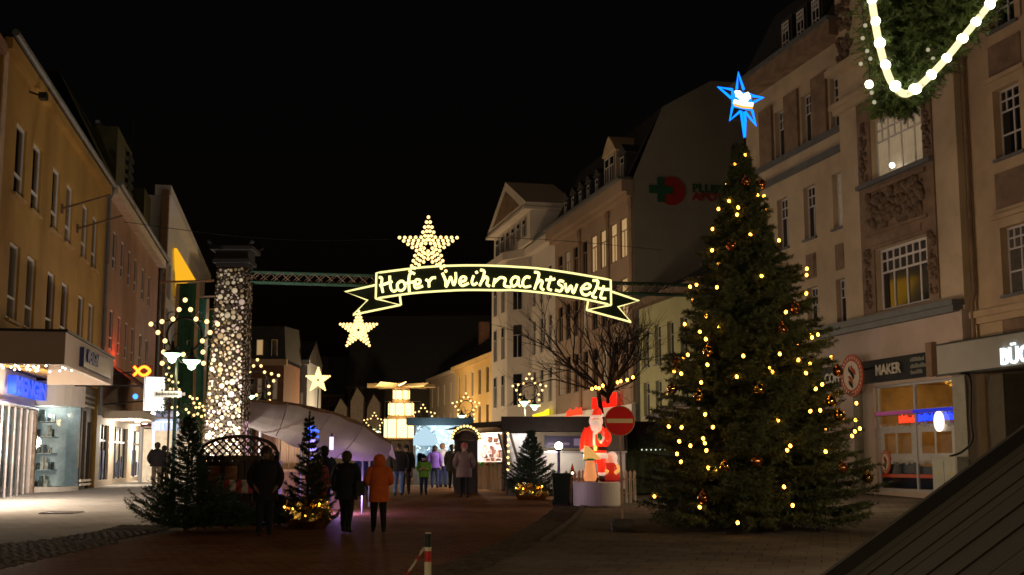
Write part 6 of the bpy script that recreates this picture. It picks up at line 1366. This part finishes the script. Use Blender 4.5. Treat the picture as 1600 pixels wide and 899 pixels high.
# ------------------------------------------------------------------ people
def person(label, x, y, face, h, coat, legs, hair, skin=(.45, .26, .17), hem=.78, stride=.0, arms='down', hat=None, hood=False, shoes=(.015, .013, .012), puff=1.0, bend=0, shawl=None):
    o = thing('person', label, 'person', gnd(x, y), face); k = h/1.75
    V = []; E_ = []; Rr = []
    def v(p, r, link=None):
        V.append(Vector(p)*k); Rr.append((r[0]*k, r[1]*k) if isinstance(r, tuple) else (r*k, r*k))
        if link is not None: E_.append((link, len(V)-1))
        return len(V)-1
    pel = v((0, 0, .96), (.155, .12)); sp = v((0, .0, 1.14), (.15, .115), pel); ch = v((0, 0-.02*bend, 1.33), (.165, .12), sp); nb = v((0, -.01-.03*bend, 1.465), (.075, .07), ch); nk = v((0, -.015-.04*bend, 1.53), .055, nb)
    h1 = v((0, -.03-.05*bend, 1.585), (.07, .085), nk); h2 = v((0, -.02-.05*bend, 1.67), (.08, .1), h1); h3 = v((0, -.01-.05*bend, 1.73), (.055, .07), h2)
    bone = {}
    for s in (-1, 1):
        hip = v((s*.09, 0, .88), (.115, .12), pel); kn = v((s*.10, -.03-s*stride*.5-.04, .50), .085, hip); ank = v((s*.10, s*-stride+(.06 if s*stride < 0 else 0), .10), .062, kn); heel = v((s*.10, s*-stride+.03, .05), .042, ank); toe = v((s*.115, s*-stride-.16, .035), .038, ank)
        sh = v((s*.185, -.0, 1.40), (.075, .08), ch)
        if arms == 'down': el, wr, hd = (s*.26, .05+s*stride*.3, 1.14), (s*.25, -.05+s*stride*.7, .92), (s*.24, -.08+s*stride*.8, .84)
        elif arms == 'pocket': el, wr, hd = (s*.30, .06, 1.14), (s*.22, -.1, .98), (s*.18, -.13, .92)
        elif arms == 'front': el, wr, hd = (s*.27, -.02, 1.14), (s*.14, -.24, 1.14), (s*.07, -.28, 1.18)
        e = v(el, .055, sh); w = v(wr, .042, e); p = v(hd, (.045, .03), w)
        d = Vector(hd)-Vector(wr); d.normalize(); sd = Vector((0, 1, 0)) if abs(d.z) > .5 else Vector((0, 0, 1))
        for i, L_ in enumerate((.06, .07, .065, .05)):
            b = Vector(hd)+d*.03+sd*(.03-.02*i); f1 = v(b+d*L_*.5, .010, p); v(b+d*L_+Vector((-s*.012, -.012, 0)), .008, f1)
        t1 = v(Vector(hd)-d*.01+sd*-.045+Vector((-s*.02, -.015, 0)), .011, p); v(Vector(hd)+d*.03+sd*-.06+Vector((-s*.03, -.02, 0)), .009, t1)
    v((0, -.125-.05*bend, 1.605), .016, h1)
    me = bpy.data.meshes.new('body'); me.from_pydata([tuple(q) for q in V], E_, [])
    ob = bpy.data.objects.new('body', me); col.objects.link(ob)
    sk = ob.modifiers.new('skin', 'SKIN'); sk.use_smooth_shade = True
    lay = me.skin_vertices[0].data
    for i, r in enumerate(Rr): lay[i].radius = r; lay[i].use_root = (i == 0)
    sb = ob.modifiers.new('sub', 'SUBSURF'); sb.levels = 1; sb.render_levels = 1
    bpy.context.view_layer.update()
    bme = bpy.data.meshes.new_from_object(ob.evaluated_get(bpy.context.evaluated_depsgraph_get())); bpy.data.objects.remove(ob)
    idn = '%02d' % len([q for q in bpy.data.objects if q.name.startswith('person')])
    ms = [mat('coat_cloth'+idn, coat, rough=.85, var=.2, scale=6, bump=.3), mat('leg_cloth'+idn, legs, rough=.85, var=.2, scale=8, bump=.2), mat('skin'+idn, skin, rough=.5, var=.08), mat('shoe'+idn, shoes, rough=.5, var=.1)]
    bme.materials.clear()
    for m in ms: bme.materials.append(m)
    hands = [q for q in ((V[i], Rr[i]) for i in range(len(V))) if q[1][0] <= .05*k and .7*k < q[0].z < 1.35*k]
    for p in bme.polygons:
        c = p.center/k; p.use_smooth = True
        if c.z > 1.50: mi = 2
        elif c.z < .12: mi = 3
        elif any((p.center-q[0]).length < .055*k for q in hands): mi = 2
        elif c.z > .98 or abs(c.x) > .205: mi = 0
        else: mi = 1
        p.material_index = mi
    put('body', bme, o)
    # coat: shaped shell over torso and hips, with sleeves
    pf = []
    zs = [(hem, .215), (hem+.04, .22), (.92, .205), (1.05, .195), (1.18, .2), (1.32, .215), (1.42, .20), (1.475, .12), (1.51, .09)]
    cm = MB(); n = 20; rs = random.Random(hash(label) % 999)
    for z, r in zs:
        for j in range(n):
            a = 2*math.pi*j/n; q = r*puff*(1+rs.uniform(-.03, .03)); cm.v.append((q*1.05*math.cos(a)*k, (q*.78*math.sin(a)-.02*bend*(z-1))*k, z*k))
    for i in range(len(zs)-1):
        for j in range(n): cm.f.append((i*n+j, i*n+(j+1) % n, (i+1)*n+(j+1) % n, (i+1)*n+j)); cm.m.append(0)
    part('coat', cm, ms[0], o, smooth=True)
    for s in (-1, 1):
        if arms == 'down': el, wr = (s*.26, .05+s*stride*.3, 1.14), (s*.25, -.05+s*stride*.7, .93)
        elif arms == 'pocket': el, wr = (s*.30, .06, 1.14), (s*.22, -.1, .98)
        else: el, wr = (s*.27, -.02, 1.14), (s*.14, -.24, 1.14)
        part('sleeve', MB().tube(catmull([Vector(q)*k for q in ((s*.14, 0, 1.43), (s*.21, 0, 1.38), el, wr)], 4), [.085*k*puff]*4+[.08*k*puff]*4+[.068*k*puff]*4+[.062*k*puff], 10), ms[0], o, smooth=True)
    hz = 1.66*k; hy = (-.015-.05*bend)*k
    if hood: part('hood', MB().tube(catmull([(0, (.0)*k, 1.49*k), (0, .03*k+hy, 1.60*k), (0, .025*k+hy, 1.70*k), (0, .02*k+hy, 1.77*k)], 4), [.12*k, .13*k, .135*k, .14*k, .142*k, .142*k, .14*k, .137*k, .13*k, .12*k, .1*k, .075*k, .04*k], 12), ms[0], o, smooth=True)
    elif hat: part('hat', MB().lathe([(.118*k, -.035*k), (.122*k, 0), (.118*k, .06*k), (.085*k, .11*k), (.02*k, .135*k)], (0, hy+.005*k, hz+.015*k), 14, sx=.9), mat('hat'+idn, hat, rough=.9, var=.2), o, smooth=True)
    else: part('hair', MB().ball((0, hy+.025*k, hz+.01*k), .118*k, 14, 10, sz=1.02).ball((0, hy+.05*k, hz-.05*k), .1*k, 12, 8), mat('hair'+idn, hair, rough=.7, var=.2), o, smooth=True)
    if not hood:
        for s in (-1, 1): part('eye', MB().ball((s*.032*k, hy-.098*k, hz-.025*k), .009*k, 6, 4), CABLE, o)
        for s in (-1, 1): part('ear', MB().ball((s*.095*k, hy+.01*k, hz-.04*k), .022*k, 6, 5, sz=1.5), ms[2], o)
    part('collar', MB().tube([(.105*k*math.cos(t*.5236), (-.015+.1*math.sin(t*.5236))*k+hy*.5, 1.49*k) for t in range(12)], .035*k, 6, closed=True), mat('scarf'+idn, shawl, rough=.9) if shawl else ms[0], o, smooth=True)
    return o
def spot(px, py, h, hp): D = h*FPX/hp; return at(px, py, D).x, D           # distance from apparent height
BK = (.012, .011, .014)
def walker(px, Y): return at(px, 780, Y).x
person('person in long black coat seen from behind beside the orange jacket walker', walker(541, 26.6), 26.6, math.pi-.2, 1.68, BK, (.010, .010, .012), (.05, .03, .02), hem=.72, stride=.12, puff=1.18, skin=(.4, .22, .14))
person('person in orange hooded jacket and black trousers walking away', walker(592, 26.6), 26.6, math.pi+.2, 1.62, (.55, .11, .018), (.010, .009, .010), (.1, .05, .03), hem=.70, stride=.12, arms='front', hood=True, puff=1.05)
person('person in dark clothes standing still before the lattice screen', walker(414, 25.8), 25.8, .25, 1.78, (.010, .009, .011), (.009, .010, .018), (.02, .015, .01), hem=.70, arms='pocket', puff=1.15, skin=(.2, .1, .06))
person('person in dark jacket and light blue jeans walking towards us', walker(622, 43), 43, .1, 1.74, (.03, .028, .026), (.16, .24, .42), (.09, .06, .04), hem=.84, stride=.07, arms='down', puff=1.12)
person('person in black clothes close behind the light blue jeans walker', walker(634, 44), 44, .0, 1.70, (.012, .012, .016), (.012, .012, .018), (.03, .02, .015), hem=.8, arms='down')
person('child in bright green jacket with dark hat', walker(662, 43.4), 43.4, 0, 1.36, (.15, .36, .03), (.02, .025, .04), (.03, .02, .02), hem=.8, arms='front', hat=(.01, .01, .012), shawl=(.02, .02, .025), puff=1.1)
person('person in violet jacket and dark blue jeans at the icy stall', walker(679, 50), 50, math.pi, 1.66, (.14, .07, .36), (.02, .03, .09), (.03, .02, .02), hem=.84)
person('person in pale jacket and blue jeans at the icy stall', walker(691, 51), 51, math.pi-.4, 1.76, (.5, .5, .55), (.02, .03, .10), (.2, .1, .06), hem=.86, arms='front', puff=1.1)
person('person in taupe coat and black trousers with red white cap seen from behind', walker(725, 41.4), 41.4, math.pi+.1, 1.76, (.20, .14, .11), (.012, .010, .010), (.1, .08, .06), hem=.68, stride=.06, arms='pocket', hat=(.4, .12, .1), puff=1.15)
person('person in dark olive coat standing by the arched stall roof', walker(706, 49), 49, math.pi-.3, 1.7, (.03, .028, .018), (.015, .015, .012), (.03, .02, .015), hem=.7, puff=1.1)
person('person in black jacket and beige trousers before the lit shop entrance', walker(243, 50), 50, math.pi+.2, 1.78, (.014, .010, .012), (.17, .12, .08), (.03, .02, .015), hem=.84, arms='pocket', puff=1.2)
person('person in dark coat beside the beige trousers walker', walker(254, 51), 51, math.pi-.2, 1.66, (.012, .010, .010), (.03, .022, .018), (.02, .015, .01), hem=.74, puff=1.1)
person('person in dark blue coat standing under the canvas awning', walker(505, 30.3), 30.3, math.pi+.5, 1.76, (.012, .016, .05), (.012, .012, .02), (.02, .015, .01), hem=.74, puff=1.15, arms='front')
person('person in dark red jacket behind the slim fir', walker(497, 29.6), 29.6, .8, 1.55, (.16, .015, .02), (.06, .01, .012), (.02, .015, .01), hem=.7, puff=1.1, arms='pocket')
person('person in navy jacket in the tent shade behind the orange jacket walker', walker(570, 38), 38, .3, 1.70, (.02, .03, .10), (.02, .02, .05), (.03, .02, .02), hem=.8, puff=1.1)
hb = thing('shoulder_bag', 'black shoulder bag at the hip of the long black coat walker', 'bag', Vector((walker(541, 26.6)+.30, 26.55, g(26.6)+.78)))
part('bag_body', MB().box(-.08, .1, -.15, .15, 0, .26).box(-.07, .09, -.13, .13, .26, .30), CABLE, hb); part('strap', MB().tube(catmull([(0, .12, .28), (-.1, .06, .55), (-.14, 0, .66), (-.1, -.08, .55), (0, -.12, .28)], 4), .012, 5), CABLE, hb)
# ------------------------------------------------------------------ foreground: bollard with chain, low hut roof, fir decoration
bp = at(669, 832, 13.5); bx, byy = bp.x, 13.5
bl = thing('striped_bollard', 'slim red and white banded bollard in the middle of the carriageway', 'bollard', gnd(bx, byy)); bz = bp.z-g(byy)
BW, BRd = mat('bollard_white', (.55, .48, .34), rough=.45, var=.12, scale=8), mat('bollard_red', (.42, .02, .015), rough=.45, var=.1, scale=8)
edges = [0, .12, .34, at(669, 878, 13.5).z, at(669, 861, 13.5).z, at(669, 855, 13.5).z, bz-.012]
for i, (a, b) in enumerate(zip(edges, edges[1:])): part('band', MB().lathe([(.036, a), (.036, b)], (0,0,0), 18), [BW, BRd, BW, BRd, BW, DARKMETAL, BW][i] if i < 6 else BW, bl)
part('top_cap', MB().lathe([(.036, bz-.012), (.034, bz-.004), (.02, bz)], n=18), BW, bl)
part('chain_eye', MB().tube([(-.04+.02*math.cos(t*.785), 0, at(669, 858, 13.5).z+.02*math.sin(t*.785)) for t in range(8)], .006, 4, closed=True), GREYMETAL, bl)
cs = Vector((bx-.05, byy, at(669, 858, 13.5).z)); ce = at(600, 935, 13.2)
ch = thing('barrier_chain', 'red and white plastic chain sagging from the striped bollard', 'chain', cs)
n = 26
for i in range(n):
    f = i/n; p = (ce-cs)*f+Vector((0, 0, -.05*math.sin(math.pi*f)))
    M = Matrix.Translation(p) @ (ce-cs).to_track_quat('X', 'Z').to_matrix().to_4x4() @ Matrix.Rotation(math.pi/2*(i % 2), 4, 'X')
    part('link', MB().tube([M @ Vector((.026*math.cos(t*.785), .010*math.sin(t*.785), 0)) for t in range(8)], .0055, 5, closed=True), BRd if (i//5) % 2 == 0 and i > 2 or i > 14 else BW, ch)
# low plank roof in the right foreground
RYF = 4.6; ra, rb = at(1290, 915, RYF), at(1640, 656, RYF)
sl = (rb-ra); sl.normalize(); ex = ra-sl*.5; top_ = ra+sl*1.9
hr = thing('low_plank_hut', 'low dark hut with a steep roof of upslope planks', 'market hut', (ex.x, RYF, 0))
RP = wood('roof_plank', (.011, .009, .004), sx=1.5, sz=45, axis='x')
n = 22; bwid = .092; rl = (top_-ex).length; ang = math.atan2(sl.z, sl.x)
for i in range(n):
    y1 = RYF-.06-i*bwid; dz = RNG.uniform(-.005, .005)
    M = Matrix.Translation((0, y1-RYF, ex.z)) @ Matrix.Rotation(-ang, 4, 'Y')
    mb = MB(); wv = RNG.uniform(-.004, .004)
    mb.add([M @ Vector(q) for q in ((-.08+wv*8, -bwid+.001, dz-.03), (rl, -bwid+.001, dz-.03), (rl, -.001, dz-.03), (-.08+wv*8, -.001, dz-.03), (-.08+wv*8, -bwid+.003, dz), (rl, -bwid+.003, dz), (rl, -.003, dz), (-.08+wv*8, -.003, dz))], [(0,3,2,1), (4,5,6,7), (0,1,5,4), (1,2,6,5), (2,3,7,6), (3,0,4,7)])
    part('roof_board', mb, RP, hr)
M = Matrix.Translation((0, 0, ex.z)) @ Matrix.Rotation(-ang, 4, 'Y')
part('verge_board', MB().box(-.1, rl, -.06, -.02, -.12, .045, 0, M), RP, hr)
xr_ = top_.x-ex.x
part('gable_wall', MB().prism([(.15, .01), (2*xr_-.15, .01), (2*xr_-.15, ex.z-.05), (xr_, top_.z-.1), (.15, ex.z-.0)], -.22, -.16), DPLANK, hr)
part('front_wall', MB().box(.15, .2, -n*bwid+.1, -.22, 0, ex.z-.02), DPLANK, hr)
M2 = Matrix.Translation((xr_, 0, top_.z)) @ Matrix.Rotation(ang, 4, 'Y')
part('far_slope', MB().box(0, rl, -n*bwid, -.02, -.05, -.02, 0, M2), RP, hr)
# fir covered street decoration hanging over the right
GD = 7.0; go = at(1440, 20, GD)
gd = thing('fir_decoration', 'hanging fir covered decoration outlined by a bright rope light', 'decoration', go)
V_ = [(1325,-150), (1352,-60), (1362,0), (1370,50), (1378,85), (1388,118), (1400,138), (1415,147), (1432,138), (1450,122), (1478,92), (1508,55), (1540,15), (1575,-30), (1630,-110)]
rope = [at(a, b, GD-.12)-go for a, b in V_]
rp_ = catmull(rope, 6)
part('rope_light', MB().tube(rp_, .021, 8), mat('rope_tube', (.2, .17, .1), rough=.2, var=0, bump=0, emit=(1.0, .86, .46), es=1.2), gd, smooth=True)
ROPEB = glow('rope_bulb', (1.0, .93, .72), 9.0); rb_me = MB().ball((0,0,0), .029, 10, 8).mesh('bulb', ROPEB, True)
acc = 0; last = rp_[0]
for p in rp_:
    acc += (p-last).length; last = p
    if acc > .125: acc = 0; put('bulb', rb_me, gd, p+Vector((0, -.012, 0)), (0, RNG.uniform(0, 3), 0)).scale = (RNG.uniform(.9, 1.25), .9, RNG.uniform(.85, 1.1))
rs = np.random.RandomState(8); n = 1900; A_, D_, L_ = [], [], []
def inside(x, y):
    c = False; P_ = V_
    for i in range(len(P_)):
        (x1, y1), (x2, y2) = P_[i], P_[i-1]
        if (y1 > y) != (y2 > y) and x < (x2-x1)*(y-y1)/(y2-y1)+x1: c = not c
    return c
while len(A_) < n:
    x, y = rs.uniform(1310, 1640), rs.uniform(-150, 165)
    if not inside(x, y): continue
    p = at(x, y, GD+rs.uniform(-.06, .16))-go; d = np.array([rs.randn()*.8, -abs(rs.randn())*.6, rs.randn()*.6-.5]); A_.append(np.array(p)); D_.append(d/np.linalg.norm(d)); L_.append(rs.uniform(.07, .15))
for i in range(720):                                  # tufts along the rim and the drooping tail
    q = rp_[rs.randint(len(rp_))]; d = rs.randn(3)*np.array([.8, .5, .6])+np.array([0, 0, -.25]); A_.append(np.array(q)+np.array([rs.uniform(-.03, .03), .08+rs.uniform(-.05, .1), rs.uniform(-.03, .03)])); D_.append(d/np.linalg.norm(d)); L_.append(rs.uniform(.06, .12))
for i in range(260):
    p = at(rs.uniform(1365, 1425), rs.uniform(140, 170), GD+rs.uniform(-.05, .12))-go; d = rs.randn(3)*.5+np.array([-.1, 0, -.9]); A_.append(np.array(p)); D_.append(d/np.linalg.norm(d)); L_.append(rs.uniform(.05, .11))
A_, D_, L_ = np.array(A_), np.array(D_), np.array(L_)
V, F = needles(A_, D_, L_, 60, .028, .0013, rs, fwd=.7)
put('fir_needles', np_mesh('fir_needles', V, F, mat('garland_needles', (.09, .14, .035), rough=.5, var=.4, scale=9, bump=0)), gd)
tb = MB()
for a, d, l in zip(A_[::2], D_[::2], L_[::2]): tb.tube([tuple(a), tuple(a+d*l)], .0025, 3, cap=False)
part('twigs', tb, BARK, gd)
part('backing', MB().prism([((at(x, y, GD+.15)-go).x, (at(x, y, GD+.15)-go).z) for x, y in V_[::-1]], .16, .2), mat('fir_backing', (.012, .02, .008)), gd)
for x, y in ((1358, 132), (1352, 40), (1348, 60), (1355, 80), (1360, 92), (1345, 100), (1450, 78), (1458, 92), (1362, 145), (1366, 160)): put('small_bulb', MB().ball((0,0,0), .012 if y != 132 else .024, 8, 6).mesh('small_bulb', ROPEB if y == 132 else glow('faint_bulb', (.9, .8, .5), .45, False)), gd, at(x, y, GD-.1)-go)
part('cord', MB().tube([at(x, y, GD-.08)-go for x, y in ((1340,-60), (1350,40), (1356,80), (1360,130), (1366,165))], .003, 4), CABLE, gd)
part('hanger', MB().tube([at(1340, -150, GD)-go, at(1480, -420, GD)-go, at(1620, -120, GD)-go], .01, 5), DARKMETAL, gd)
put('decoration_wire', MB().tube([at(1480, -420, GD), FR.p(11, 0, 12)], .008, 4).tube([at(1480, -420, GD), Vector((-12, 9, 9))], .008, 4).mesh('decoration_wire', CABLE), label='span wire carrying the hanging fir decoration across the street', cat='wire')
